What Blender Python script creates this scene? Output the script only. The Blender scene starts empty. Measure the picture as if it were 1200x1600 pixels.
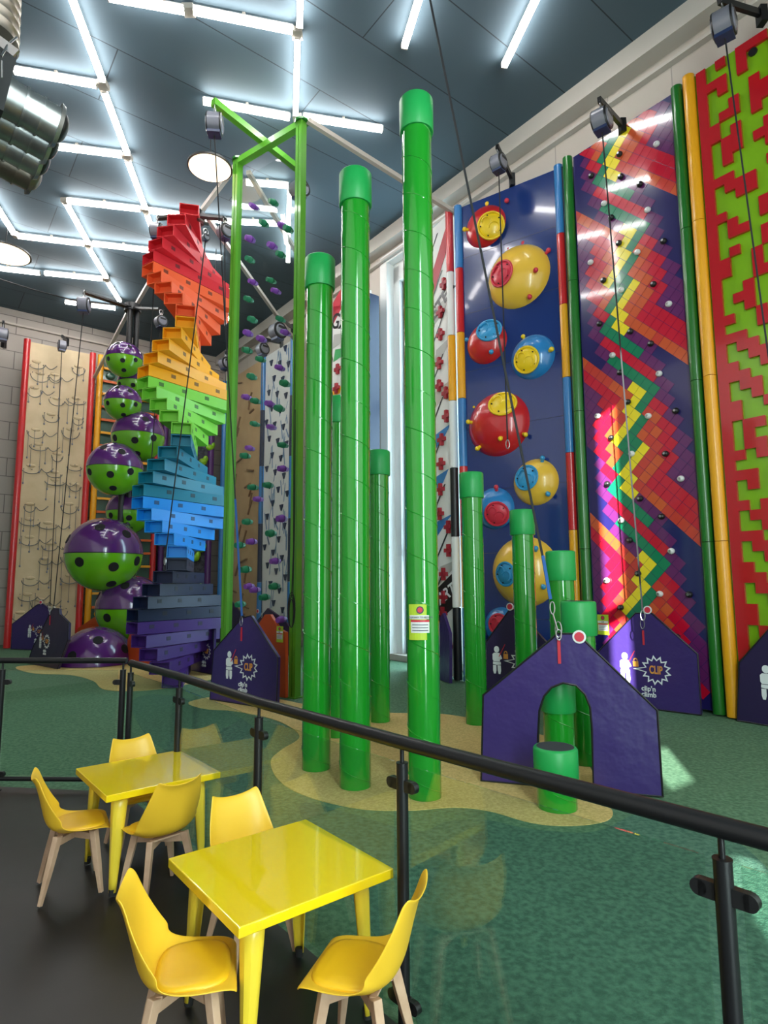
import bpy, bmesh, math, random
from mathutils import Vector, Matrix
random.seed(7)
R = math.radians; PI = math.pi
V3 = Vector
C = bpy.context.scene.collection
# ------------------------------------------------------------------ camera
F, TH, RO, EYE = 946.2, .1194, -.0054, 1.9
cam = bpy.data.cameras.new('camera'); co = bpy.data.objects.new('camera', cam); C.objects.link(co)
cam.sensor_fit = 'HORIZONTAL'; cam.sensor_width = 36; cam.lens = F*36/1200; cam.clip_end = 200
co.location = (0, 0, EYE)
co.rotation_euler = (Matrix.Rotation(PI/2+TH, 4, 'X') @ Matrix.Rotation(RO, 4, 'Z')).to_euler()
bpy.context.scene.camera = co
# room axes: s runs along the window wall towards the camera, t away from it
ang = R(-52.2); E1 = V3((math.cos(ang), math.sin(ang), 0)); E2 = V3((math.sin(ang), -math.cos(ang), 0))
C0 = V3((-6.74, 24.6, 0)); UP = V3((0, 0, 1))
def W(s, t, z=0): return C0 + E1*s + E2*t + UP*z
S_END, T_END, HC = 26.0, 15.0, 11.4
# ------------------------------------------------------------------ world, sun, large lights, exposure
sc = bpy.context.scene
sc.view_settings.view_transform = 'Standard'; sc.view_settings.look = 'None'
sc.view_settings.gamma = 1; sc.view_settings.use_curve_mapping = False
sc.view_settings.exposure = 0.9
wd = bpy.data.worlds.new('sky'); sc.world = wd; wd.use_nodes = True
bg = wd.node_tree.nodes['Background']; bg.inputs[0].default_value = (.62, .85, 1, 1); bg.inputs[1].default_value = 6
sun = bpy.data.lights.new('sun', 'SUN'); sun.energy = 20; sun.angle = R(.5); sun.color = (1, .96, .93)
so = bpy.data.objects.new('sun', sun); C.objects.link(so)
sdir = -(E1*.62 + E2*.785 + UP*.335)
so.rotation_euler = sdir.to_track_quat('-Z', 'Y').to_euler()
def area(name, loc, tgt, sx, sy, e, col=(1, 1, 1)):
    l = bpy.data.lights.new(name, 'AREA'); l.shape = 'RECTANGLE'; l.size = sx; l.size_y = sy; l.energy = e; l.color = col
    o = bpy.data.objects.new(name, l); C.objects.link(o); o.location = loc
    o.rotation_euler = (V3(tgt)-V3(loc)).to_track_quat('-Z', 'Y').to_euler(); return o
area('back_fill', W(S_END-.3, 5.0, 4.6), W(10, 6, 3), 10, 9, 210, (.93, .98, 1))  # unseen fill lamp added against the closed back wall, no glazing behind it
area('tall_window_daylight', W(S_END-.25, 9.0, 4.5), W(10, 5.6, 4.0), 0.9, 8.8, 300, (.8, 1, .98))
area('side_fill', W(17, T_END-.3, 5.5), W(14, 2, 3), 18, 10.5, 190, (1, .97, .92))  # added fill lamp by the solid side wall, lifts the whole hall

# ------------------------------------------------------------------ pixel helpers (photo frame 1200x1600)
cr_, sr_ = math.cos(-RO), math.sin(-RO); ct_, st_ = math.cos(TH), math.sin(TH)
CAM = V3((0, 0, EYE))
def ray(u, v):
    du, dv = (u-600)/F, (v-800)/F
    a = du*cr_-dv*sr_; b = du*sr_+dv*cr_
    return V3((a, ct_+b*st_, st_-b*ct_))
def at(u, v, z=0.):
    r = ray(u, v); return CAM + r*((z-EYE)/r.z)
def dep(u, v, y):
    r = ray(u, v); return CAM + r*(y/r.y)
def onp(u, v, P, n):
    r = ray(u, v); return CAM + r*(((V3(P)-CAM).dot(n))/r.dot(n))
class Fr:
    """vertical plane: a along it (to the right), z up, d towards the camera side"""
    def __init__(s, P, Q):
        P, Q = V3(P), V3(Q); s.O = V3((P.x, P.y, 0)); d = Q-P; d.z = 0; s.w = d.length; s.x = d.normalized()
        s.n = V3((s.x.y, -s.x.x, 0))
        if s.n.dot(CAM-s.O) < 0: s.n = -s.n
    def P(s, a, z, d=0): return s.O + s.x*a + s.n*d + UP*z
    def px(s, u, v, d=0):
        p = onp(u, v, s.O+s.n*d, s.n); q = p-s.O; return q.dot(s.x), p.z
# ------------------------------------------------------------------ materials
def mat(name, col, rough=.5, metal=0, coat=0, emit=0, mot=None, bump=0, bscale=20, spec=.5):
    m = bpy.data.materials.new(name); m.use_nodes = True; nt = m.node_tree; b = nt.nodes['Principled BSDF']
    b.inputs['Base Color'].default_value = (*col, 1); b.inputs['Roughness'].default_value = rough
    b.inputs['Metallic'].default_value = metal; b.inputs['Coat Weight'].default_value = coat; b.inputs['Coat Roughness'].default_value = .06
    b.inputs['Specular IOR Level'].default_value = spec
    if emit: b.inputs['Emission Color'].default_value = (*col, 1); b.inputs['Emission Strength'].default_value = emit
    tc = nt.nodes.new('ShaderNodeTexCoord')
    if mot:   # (second colour, scale, detail, lo, hi)
        n = nt.nodes.new('ShaderNodeTexNoise'); n.inputs['Scale'].default_value = mot[1]; n.inputs['Detail'].default_value = mot[2]
        r = nt.nodes.new('ShaderNodeValToRGB'); r.color_ramp.elements[0].position = mot[3]; r.color_ramp.elements[1].position = mot[4]
        r.color_ramp.elements[0].color = (*col, 1); r.color_ramp.elements[1].color = (*mot[0], 1)
        nt.links.new(tc.outputs['Object'], n.inputs['Vector']); nt.links.new(n.outputs['Fac'], r.inputs[0]); nt.links.new(r.outputs[0], b.inputs['Base Color'])
    if bump:
        n = nt.nodes.new('ShaderNodeTexNoise'); n.inputs['Scale'].default_value = bscale; n.inputs['Detail'].default_value = 3
        bp = nt.nodes.new('ShaderNodeBump'); bp.inputs['Strength'].default_value = bump; bp.inputs['Distance'].default_value = .02
        nt.links.new(tc.outputs['Object'], n.inputs['Vector']); nt.links.new(n.outputs['Fac'], bp.inputs['Height']); nt.links.new(bp.outputs[0], b.inputs['Normal'])
    return m
def brickmat(name, col, col2, mortar, bw, bh, msize, rough, axes, off=.5):
    m = mat(name, col, rough); nt = m.node_tree; b = nt.nodes['Principled BSDF']
    tc = nt.nodes.new('ShaderNodeTexCoord'); cmb = nt.nodes.new('ShaderNodeCombineXYZ')
    for k, (vec) in enumerate(axes):
        d = nt.nodes.new('ShaderNodeVectorMath'); d.operation = 'DOT_PRODUCT'; d.inputs[1].default_value = vec
        nt.links.new(tc.outputs['Object'], d.inputs[0]); nt.links.new(d.outputs['Value'], cmb.inputs[k])
    br = nt.nodes.new('ShaderNodeTexBrick'); br.inputs['Scale'].default_value = 1; br.inputs['Brick Width'].default_value = bw
    br.inputs['Row Height'].default_value = bh; br.inputs['Mortar Size'].default_value = msize; br.offset = off; br.inputs['Mortar Smooth'].default_value = .3
    br.inputs['Color1'].default_value = (*col, 1); br.inputs['Color2'].default_value = (*col2, 1); br.inputs['Mortar'].default_value = (*mortar, 1)
    nt.links.new(cmb.outputs[0], br.inputs['Vector']); nt.links.new(br.outputs['Color'], b.inputs['Base Color'])
    bp = nt.nodes.new('ShaderNodeBump'); bp.inputs['Strength'].default_value = .3; bp.inputs['Distance'].default_value = .01; bp.invert = True
    nt.links.new(br.outputs['Fac'], bp.inputs['Height']); nt.links.new(bp.outputs[0], b.inputs['Normal'])
    return m
def glassmat(name, tint, ior=1.5, rough=.0):
    m = bpy.data.materials.new(name); m.use_nodes = True; nt = m.node_tree; nt.nodes.clear()
    o = nt.nodes.new('ShaderNodeOutputMaterial'); mx = nt.nodes.new('ShaderNodeMixShader'); t = nt.nodes.new('ShaderNodeBsdfTransparent')
    g = nt.nodes.new('ShaderNodeBsdfGlossy'); f = nt.nodes.new('ShaderNodeFresnel'); ge = nt.nodes.new('ShaderNodeNewGeometry'); mi = nt.nodes.new('ShaderNodeMix'); mi.data_type = 'FLOAT'; mi.inputs[2].default_value = ior; mi.inputs[3].default_value = 1/ior
    nt.links.new(ge.outputs['Backfacing'], mi.inputs[0]); nt.links.new(mi.outputs[0], f.inputs[0])
    t.inputs[0].default_value = (*tint, 1); g.inputs['Roughness'].default_value = rough
    nt.links.new(f.outputs[0], mx.inputs[0]); nt.links.new(t.outputs[0], mx.inputs[1]); nt.links.new(g.outputs[0], mx.inputs[2]); nt.links.new(mx.outputs[0], o.inputs[0])
    return m
M = dict(
 black=mat('black_metal', (.008, .008, .009), .38), blackmat=mat('black_matt', (.012, .012, .013), .7),
 rail=mat('rail_black', (.006, .006, .007), .42, spec=.35),
 white=mat('white_paint', (.72, .72, .70), .5), cream=mat('cream', (.62, .48, .29), .55, mot=((.50, .37, .21), 1.3, 3, .35, .7)),
 ply=mat('birch_ply', (.55, .37, .19), .5, mot=((.45, .29, .14), 1.5, 3, .35, .7)),
 red=mat('gloss_red', (.56, .012, .016), .3, coat=.6), yellow=mat('pipe_yellow', (.80, .36, .008), .35, coat=.3),
 blue=mat('pipe_blue', (.03, .19, .48), .35, coat=.3), navy=mat('panel_navy', (.006, .028, .16), .2, coat=.6),
 dnavy=mat('dark_navy', (.012, .022, .06), .4), pink=mat('knob_red', (.62, .03, .06), .35),
 ballyellow=mat('dome_yellow', (.82, .50, .05), .3, coat=.4), ballyellow2=mat('disc_yellow', (.86, .58, .01), .35, coat=.3),
 ballblue=mat('dome_blue', (.02, .20, .50), .28, coat=.5), discblue=mat('disc_blue', (.03, .30, .58), .35, coat=.3),
 green=mat('pillar_green', (.012, .27, .018), .14, coat=.8), capgreen=mat('cap_green', (.012, .33, .07), .42), darkgreen=mat('pipe_green', (.012, .15, .015), .3, coat=.4),
 topgrip=mat('dark_grip', (.03, .035, .04), .9), lime=mat('lime', (.22, .50, .01), .3, coat=.4), framegreen=mat('frame_green', (.10, .36, .02), .35, coat=.4),
 ballgreen=mat('ball_green', (.13, .42, .006), .22, coat=.6), ballpurple=mat('ball_purple', (.085, .016, .14), .2, coat=.8),
 holdgreen=mat('hold_green', (.006, .19, .08), .5), holdpurple=mat('hold_purple', (.20, .05, .36), .45), hole=mat('hole', (.004, .004, .005), .8),
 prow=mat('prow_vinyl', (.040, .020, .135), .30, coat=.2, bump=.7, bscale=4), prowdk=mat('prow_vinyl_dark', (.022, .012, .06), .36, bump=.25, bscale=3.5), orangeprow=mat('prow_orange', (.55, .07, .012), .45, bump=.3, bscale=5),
 print=mat('print_white', (.75, .78, .80), .5), printo=mat('print_orange', (.72, .30, .05), .5), strapred=mat('strap_red', (.55, .02, .04), .6),
 steel=mat('steel', (.55, .55, .56), .3, metal=1), galv=mat('galvanised', (.50, .50, .49), .32, metal=.9, mot=((.34, .35, .36), 6, 4, .4, .65)),
 copperduct=mat('duct_metal', (.50, .43, .36), .34, metal=.9), beige=mat('bar_beige', (.52, .46, .40), .45),
 belay=mat('belay_grey', (.20, .20, .24), .3, coat=.5), belayblue=mat('belay_blue', (.02, .035, .10), .35),
 web=mat('webbing', (.012, .012, .014), .8), webblue=mat('sling_blue', (.02, .10, .35), .8),
 shell=mat('chair_plastic', (.84, .50, .03), .38, bump=.03, bscale=300), pad=mat('chair_pad', (.82, .46, .010), .45), wood=mat('beech', (.55, .36, .24), .5, mot=((.44, .27, .17), 9, 4, .35, .7)),
 table=mat('table_yellow', (.86, .60, .008), .10, coat=.6), tableleg=mat('table_leg_yellow', (.82, .60, .04), .35, coat=.3), rubber=mat('rubber', (.01, .01, .01), .8),
 teal=mat('window_teal', (.006, .07, .085), .4), carpet=mat('grey_carpet', (.075, .08, .10), .95, mot=((.035, .038, .05), 9, 5, .4, .6)), purple=mat('purple_pipe', (.07, .015, .13), .35, coat=.3),
 orange=mat('orange', (.62, .11, .012), .4), dgreen=mat('backing_green', (.012, .07, .04), .3, coat=.4), brown=mat('stick_brown', (.24, .13, .06), .6), signgreen=mat('sign_green', (.45, .60, .03), .45),
 tri=mat('tri_navy', (.02, .035, .08), .5), splash=mat('paint_blue', (.18, .28, .42), .6), starred=mat('hold_red', (.40, .02, .035), .5), acrylic=glassmat('acrylic', (.90, .93, .92), 1.3),
 glass=glassmat('balustrade_glass', (.90, .96, .93), 1.52), wglass=glassmat('window_glass', (.95, .98, .97)), mazegreen=mat('maze_green', (.20, .42, .006), .22, coat=.6), mazered=mat('maze_red', (.46, .008, .014), .2, coat=.7),
 tube=mat('tube_light', (1, .98, .96), emit=16), lampface=mat('lamp_face', (1, .78, .52), emit=1.6), lampbody=mat('lamp_body', (.02, .02, .02), .5), grey=mat('grey_tri', (.42, .42, .40), .5),
)
# acrylic and glass are thin; tubes carry most of the light
# rainbow tower colours
TOWER = [('board_purple', (.05, .014, .15)), ('board_navy', (.007, .013, .045)), ('board_blue', (.01, .24, .68)), ('board_teal', (.006, .17, .26)),
         ('board_green', (.20, .56, .05)), ('board_amber', (.86, .36, .008)), ('board_orange', (.80, .11, .03)), ('board_red', (.62, .02, .03))]
for n, c in TOWER: M[n] = mat(n, c, .42, spec=.3)
RB = dict(Y=(.88, .70, .02), G=(.005, .20, .09), O=(.60, .09, .025), E=(.56, .045, .03), R=(.55, .006, .03), P=(.13, .018, .12), N=(.018, .014, .11))
for k, c in RB.items(): M['rb'+k] = mat('tile_'+dict(Y='yellow', G='green', O='orange', E='vermilion', R='red', P='plum', N='navy')[k], c, .18, coat=.8)

# ------------------------------------------------------------------ mesh building
class MB:
    def __init__(s): s.v = []; s.f = []; s.m = []
    def add(s, vs, fs, mi=0):
        o = len(s.v); s.v += [V3(p) for p in vs]; s.f += [tuple(i+o for i in f) for f in fs]; s.m += [mi]*len(fs); return s
    def obox(s, c, ax, ay, az, mi=0):
        c, ax, ay, az = V3(c), V3(ax), V3(ay), V3(az)
        vs = [c+ax*i+ay*j+az*k for k in (-1, 1) for j in (-1, 1) for i in (-1, 1)]
        return s.add(vs, [(0, 2, 3, 1), (4, 5, 7, 6), (0, 1, 5, 4), (2, 6, 7, 3), (0, 4, 6, 2), (1, 3, 7, 5)], mi)
    def box(s, x0, x1, y0, y1, z0, z1, mi=0):
        return s.obox(((x0+x1)/2, (y0+y1)/2, (z0+z1)/2), ((x1-x0)/2, 0, 0), (0, (y1-y0)/2, 0), (0, 0, (z1-z0)/2), mi)
    def fbox(s, fr, a0, a1, z0, z1, d0, d1, mi=0):
        return s.obox(fr.P((a0+a1)/2, (z0+z1)/2, (d0+d1)/2), fr.x*((a1-a0)/2), fr.n*((d1-d0)/2), UP*((z1-z0)/2), mi)
    def bar(s, p, q, w, h, mi=0, up=UP):
        p, q = V3(p), V3(q); d = (q-p); l = d.length; d.normalize(); x = d.cross(up)
        if x.length < 1e-4: x = d.cross(V3((1, 0, 0)))
        x.normalize(); y = x.cross(d)
        return s.obox((p+q)/2, x*w/2, y*h/2, d*l/2, mi)
    def cyl(s, p, q, r0, r1=None, n=16, mi=0, caps=True):
        if r1 is None: r1 = r0
        p, q = V3(p), V3(q); d = (q-p).normalized(); x = d.cross(UP)
        if x.length < 1e-3: x = V3((1, 0, 0))
        x.normalize(); y = d.cross(x)
        vs = [c+x*r*math.cos(2*PI*i/n)+y*r*math.sin(2*PI*i/n) for c, r in ((p, r0), (q, r1)) for i in range(n)]
        fs = [(i, (i+1) % n, n+(i+1) % n, n+i) for i in range(n)]
        if caps: fs += [tuple(range(n))[::-1], tuple(range(n, 2*n))]
        return s.add(vs, fs, mi)
    def tube(s, pts, r, n=6, mi=0, closed=False):
        pts = [V3(p) for p in pts]; rings = []; N = len(pts); prev = None
        for i, p in enumerate(pts):
            a = pts[(i-1) % N] if (closed or i > 0) else p; b = pts[(i+1) % N] if (closed or i < N-1) else p
            d = (b-a)
            if d.length < 1e-9: d = V3((0, 0, 1))
            d.normalize()
            if prev is None:
                x = d.cross(UP)
                if x.length < 1e-3: x = d.cross(V3((1, 0, 0)))
            else: x = prev - d*prev.dot(d)
            x.normalize(); prev = x; y = d.cross(x); rr = r[i] if isinstance(r, (list, tuple)) else r
            rings.append([p+x*rr*math.cos(2*PI*k/n)+y*rr*math.sin(2*PI*k/n) for k in range(n)])
        vs = [q for g in rings for q in g]; fs = []
        for i in range(N if closed else N-1):
            j = (i+1) % N
            fs += [(i*n+k, i*n+(k+1) % n, j*n+(k+1) % n, j*n+k) for k in range(n)]
        if not closed: fs += [tuple(range(n))[::-1], tuple(range((N-1)*n, N*n))]
        return s.add(vs, fs, mi)
    def ell(s, c, rx, ry, rz, X=V3((1, 0, 0)), Y=V3((0, 1, 0)), Z=UP, nu=24, nv=14, v0=-PI/2, v1=PI/2, mi=0):
        c = V3(c); vs = []; fs = []
        for j in range(nv+1):
            a = v0+(v1-v0)*j/nv
            for i in range(nu):
                b = 2*PI*i/nu
                vs.append(c+X*(rx*math.cos(a)*math.cos(b))+Y*(ry*math.cos(a)*math.sin(b))+Z*(rz*math.sin(a)))
        for j in range(nv):
            fs += [(j*nu+i, j*nu+(i+1) % nu, (j+1)*nu+(i+1) % nu, (j+1)*nu+i) for i in range(nu)]
        fs += [tuple(range(nu))[::-1], tuple(range(nv*nu, (nv+1)*nu))]
        return s.add(vs, fs, mi)
    def prism(s, poly, fr, d0, d1, mi=0):
        n = len(poly); vs = [fr.P(a, z, d) for d in (d0, d1) for a, z in poly]
        fs = [tuple(range(n))[::-1], tuple(range(n, 2*n))]+[(i, (i+1) % n, n+(i+1) % n, n+i) for i in range(n)]
        return s.add(vs, fs, mi)
    def build(s, name, mats, parent=None, sharp=35, nosmooth=False, recalc=True):
        off = V3((0, 0, 0))
        if parent is not None:
            r = parent
            while r.parent: r = r.parent
            off = V3(r.location)
        elif s.v:
            xs = [p.x for p in s.v]; ys = [p.y for p in s.v]; off = V3(((min(xs)+max(xs))/2, (min(ys)+max(ys))/2, min(p.z for p in s.v)))
        me = bpy.data.meshes.new(name); me.from_pydata([p-off for p in s.v], [], s.f)
        if not isinstance(mats, (list, tuple)): mats = [mats]
        for m_ in mats: me.materials.append(m_)
        for p, i in zip(me.polygons, s.m): p.material_index = i
        if recalc:
            b = bmesh.new(); b.from_mesh(me); bmesh.ops.remove_doubles(b, verts=b.verts, dist=1e-6); bmesh.ops.recalc_face_normals(b, faces=b.faces); b.to_mesh(me); b.free()
        if not nosmooth:
            me.polygons.foreach_set('use_smooth', [True]*len(me.polygons)); me.set_sharp_from_angle(angle=R(sharp))
        o = bpy.data.objects.new(name, me); C.objects.link(o)
        if parent is not None: o.parent = parent
        else: o.location = off
        return o
def tag(o, label=None, cat=None, group=None, kind=None):
    if label: o['label'] = label
    if cat: o['category'] = cat
    if group: o['group'] = group
    if kind: o['kind'] = kind
    return o
def empty(name, loc, label=None, cat=None, group=None):
    o = bpy.data.objects.new(name, None); C.objects.link(o); o.location = loc; o.empty_display_size = .1
    return tag(o, label, cat, group)
def children(o): return [c for c in list(o.children)]
def copy_tree(o, parent=None, root=None):
    c = o.copy(); C.objects.link(c)
    if parent is not None: c.parent = parent
    for ch in children(o): copy_tree(ch, c)
    return c
def text(body, fr, a, z, d, size, m, parent, name='lettering', rot=0, sx=1, bold=0, align='CENTER'):
    cu = bpy.data.curves.new(name, 'FONT'); cu.body = body; cu.size = size; cu.align_x = align; cu.align_y = 'CENTER'; cu.extrude = .002; cu.offset = bold; cu.space_line = .85
    t = bpy.data.objects.new(name, cu); C.objects.link(t); bpy.context.view_layer.update()
    me = bpy.data.meshes.new_from_object(t.evaluated_get(bpy.context.evaluated_depsgraph_get())); bpy.data.objects.remove(t)
    r = parent
    while r.parent: r = r.parent
    off = V3(r.location); c, s_ = math.cos(rot), math.sin(rot)
    for v in me.vertices:
        x, y, w = v.co.x*sx, v.co.y, v.co.z
        v.co = fr.P(a+x*c-y*s_, z+x*s_+y*c, d+w)-off
    me.materials.clear(); me.materials.append(m); me.name = name
    o = bpy.data.objects.new(name, me); C.objects.link(o); o.parent = parent; return o

# ================================================================== SETTING
def polyfloor(name, pts, z, th, m):
    b = MB(); n = len(pts); vs = [V3((p[0], p[1], z)) for p in pts]+[V3((p[0], p[1], z-th)) for p in pts]
    b.add(vs, [tuple(range(n)), tuple(range(n, 2*n))[::-1]]+[(i, (i+1) % n, n+(i+1) % n, n+i) for i in range(n)])
    o = b.build(name, m, nosmooth=True); tag(o, kind='structure'); return o
greenfloor = mat('rubber_green', (.050, .135, .068), .85, mot=((.115, .235, .13), 26, 4, .36, .66), bump=.5, bscale=90)
nt = greenfloor.node_tree  # broad tonal fields of the safety surfacing
yellowfloor = mat('rubber_sand', (.50, .36, .115), .85, mot=((.68, .50, .19), 40, 4, .36, .66), bump=.5, bscale=90)
darkpatch = mat('rubber_dark_green', (.026, .098, .062), .85, mot=((.075, .185, .12), 26, 4, .36, .66), bump=.5, bscale=90)
blackfloor = mat('cafe_vinyl', (.006, .0055, .006), .45, mot=((.010, .009, .0095), 3, 5, .4, .6))
q = [W(-.2, -.2), W(S_END+.2, -.2), W(S_END+.2, T_END+.2), W(-.2, T_END+.2)]
polyfloor('floor', q, 0, .2, greenfloor)
Bl = [V3((-14, 5.86, 0)), V3((-2.45, 5.86, 0)), V3((-2.35, 5.78, 0)), V3((-1.50, 4.72, 0)), V3((-.62, 3.66, 0)), V3((.05, 2.86, 0)), V3((1.0, 1.83, 0)), V3((2.3, .3, 0)), V3((4.2, -1.8, 0)), V3((0, -4, 0)), V3((-9, -4, 0)), V3((-14, 1, 0))]
def inside(p):
    q_ = p-C0; return V3((0, 0, 0))+W(min(max(q_.dot(E1), 0), S_END), min(max(q_.dot(E2), 0), T_END))
polyfloor('floor', [inside(p) for p in Bl], .012, .02, blackfloor)
def smoothpoly(px):
    P = [at(u, v) for u, v in px]; out = []; n = len(P)
    for i in range(n):
        p0, p1, p2, p3 = P[i-1], P[i], P[(i+1) % n], P[(i+2) % n]
        for k in range(6):
            t = k/6; out.append(.5*((2*p1)+(p2-p0)*t+(2*p0-5*p1+4*p2-p3)*t*t+(3*p1-p0-3*p2+p3)*t**3))
    return out
polyfloor('floor', smoothpoly([(296, 1097), (318, 1108), (370, 1112), (432, 1126), (468, 1150), (440, 1172), (423, 1190), (436, 1220), (480, 1245), (560, 1264), (640, 1267), (710, 1262), (765, 1268), (830, 1286), (890, 1291), (945, 1284), (957, 1268), (935, 1245), (930, 1215), (905, 1180), (850, 1150), (770, 1130), (690, 1116), (600, 1114), (500, 1105), (430, 1092), (360, 1086)]), .006, .01, yellowfloor)
polyfloor('floor', smoothpoly([(26, 1042), (50, 1052), (110, 1055), (145, 1064), (165, 1078), (230, 1079), (290, 1070), (330, 1062), (400, 1052), (330, 1035), (200, 1036), (90, 1038)]), .006, .01, yellowfloor)
polyfloor('floor', smoothpoly([(470, 1256), (560, 1275), (650, 1300), (700, 1284), (760, 1282), (830, 1296), (930, 1300), (1010, 1270), (1130, 1300), (1250, 1420), (1300, 1600), (1000, 1900), (700, 1750), (640, 1560), (560, 1420), (500, 1330)]), .004, .008, darkpatch)
polyfloor('floor', smoothpoly([(205, 1100), (240, 1085), (330, 1100), (400, 1140), (420, 1200), (380, 1240), (290, 1190), (230, 1150)]), .004, .008, darkpatch)
ceilm = brickmat('ceiling_board', (.070, .110, .138), (.064, .102, .128), (.014, .024, .032), 9.0, 1.42, .012, .75, (tuple(E2), tuple(E1)), .37)
b = MB(); b.add([W(-.2, -.2, HC), W(S_END+.2, -.2, HC), W(S_END+.2, T_END+.2, HC), W(-.2, T_END+.2, HC), W(-.2, -.2, HC+.2), W(S_END+.2, -.2, HC+.2), W(S_END+.2, T_END+.2, HC+.2), W(-.2, T_END+.2, HC+.2)], [(0, 1, 2, 3), (4, 5, 6, 7), (0, 1, 5, 4), (1, 2, 6, 5), (2, 3, 7, 6), (3, 0, 4, 7)])
tag(b.build('ceiling', ceilm, nosmooth=True), kind='structure')
blockL = brickmat('block_wall_left', (.44, .385, .34), (.41, .36, .32), (.17, .15, .14), 1.6, .62, .014, .8, (tuple(E2), (0, 0, 1)))
blockW = brickmat('block_wall_window', (.52, .46, .40), (.49, .43, .38), (.34, .30, .27), 2.4, 1.2, .012, .8, (tuple(E1), (0, 0, 1)))
plain = mat('far_wall_paint', (.50, .48, .45), .8)
def wbox(name, s0, s1, t0, t1, z0, z1, m, kind='structure', parent=None):
    b = MB(); b.obox(W((s0+s1)/2, (t0+t1)/2, (z0+z1)/2), E1*((s1-s0)/2), E2*((t1-t0)/2), UP*((z1-z0)/2))
    o = b.build(name, m, parent, nosmooth=True)
    if kind and parent is None: tag(o, kind=kind)
    return o
wbox('wall_left', -.3, 0, -.3, T_END+.3, 0, HC, blockL)
# window wall: opening s 11.0..14.0, z .15..10.95
b = MB()
for s0, s1, z0, z1 in ((0, 10.9, 0, HC), (14.3, S_END+.3, 0, HC), (10.9, 14.3, 10.95, HC), (10.9, 14.3, 0, .15)):
    b.obox(W((s0+s1)/2, -.3, (z0+z1)/2), E1*((s1-s0)/2), E2*.3, UP*((z1-z0)/2))
tag(b.build('wall_right', blockW, nosmooth=True), kind='structure')
b = MB()   # stepped reveal
for s0, s1, t0, t1, z0, z1 in ((10.9, 11.2, -.5, .02, .15, 10.95), (11.2, 11.45, -.6, -.22, .15, 10.6), (13.8, 14.3, -.5, .02, .15, 10.95), (10.9, 14.3, -.5, .02, 10.7, 10.95), (11.2, 13.9, -.6, -.22, 10.15, 10.7)):
    b.obox(W((s0+s1)/2, (t0+t1)/2, (z0+z1)/2), E1*((s1-s0)/2), E2*((t1-t0)/2), UP*((z1-z0)/2))
tag(b.build('trim_1', mat('reveal_paint', (.80, .80, .78), .6), nosmooth=True), kind='structure')
wr = empty('window_1', W(12.6, -.4, .15)); tag(wr, kind='structure')
b = MB()
for s0, s1, z0, z1 in ((11.45, 11.56, .15, 10.15), (13.7, 13.8, .15, 10.15), (11.5, 13.8, 10.05, 10.15), (11.5, 13.8, .15, .35), (11.5, 13.8, 6.75, 6.95), (11.5, 13.8, 3.42, 3.58), (11.5, 13.8, 2.58, 2.85), (12.6, 12.7, .15, 10.15)):
    b.obox(W((s0+s1)/2, -.4, (z0+z1)/2), E1*((s1-s0)/2), E2*.06, UP*((z1-z0)/2))
b.build('window_frame', M['teal'], wr, nosmooth=True)
b = MB(); b.obox(W(12.63, -.4, 5.15), E1*1.1, E2*.01, UP*4.95); b.build('pane', M['wglass'], wr, nosmooth=True)
# beam under the ceiling along the window wall
b = MB()
b.obox(W(13, .17, HC-.19), E1*13, E2*.17, UP*.19); b.obox(W(13, .06, HC-.62), E1*13, E2*.06, UP*.03)
tag(b.build('trim_2', mat('beam_paint', (.52, .48, .43), .6), nosmooth=True), kind='structure')
b = MB(); b.obox(W(.06, 7.5, HC-.55), E1*.06, E2*7.5, UP*.03)
tag(b.build('trim_3', M['beige'], nosmooth=True), kind='structure')
# wall behind the camera, with the tall slit window the sun comes through
TW, hw = 10.86, .32
open_z = ((5.95, 9.35), (4.2, 5.75), (2.95, 3.45), (1.85, 2.5))
b = MB()
for t0, t1 in ((-.3, TW-hw), (TW+hw, T_END+.3)): b.obox(W(S_END+.08, (t0+t1)/2, HC/2), E1*.08, E2*((t1-t0)/2), UP*HC/2)
zs = [0]+[z for p in sorted(open_z) for z in p]+[HC]
for z0, z1 in zip(zs[::2], zs[1::2]): b.obox(W(S_END+.08, TW, (z0+z1)/2), E1*.08, E2*hw, UP*((z1-z0)/2))
tag(b.build('wall_back', plain, nosmooth=True), kind='structure')
wbox('window_2', S_END+.02, S_END+.03, TW-hw, TW+hw, 1.8, 9.4, M['wglass'])
wbox('wall_front', -.3, S_END+.3, T_END, T_END+.3, 0, HC, plain)

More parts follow.
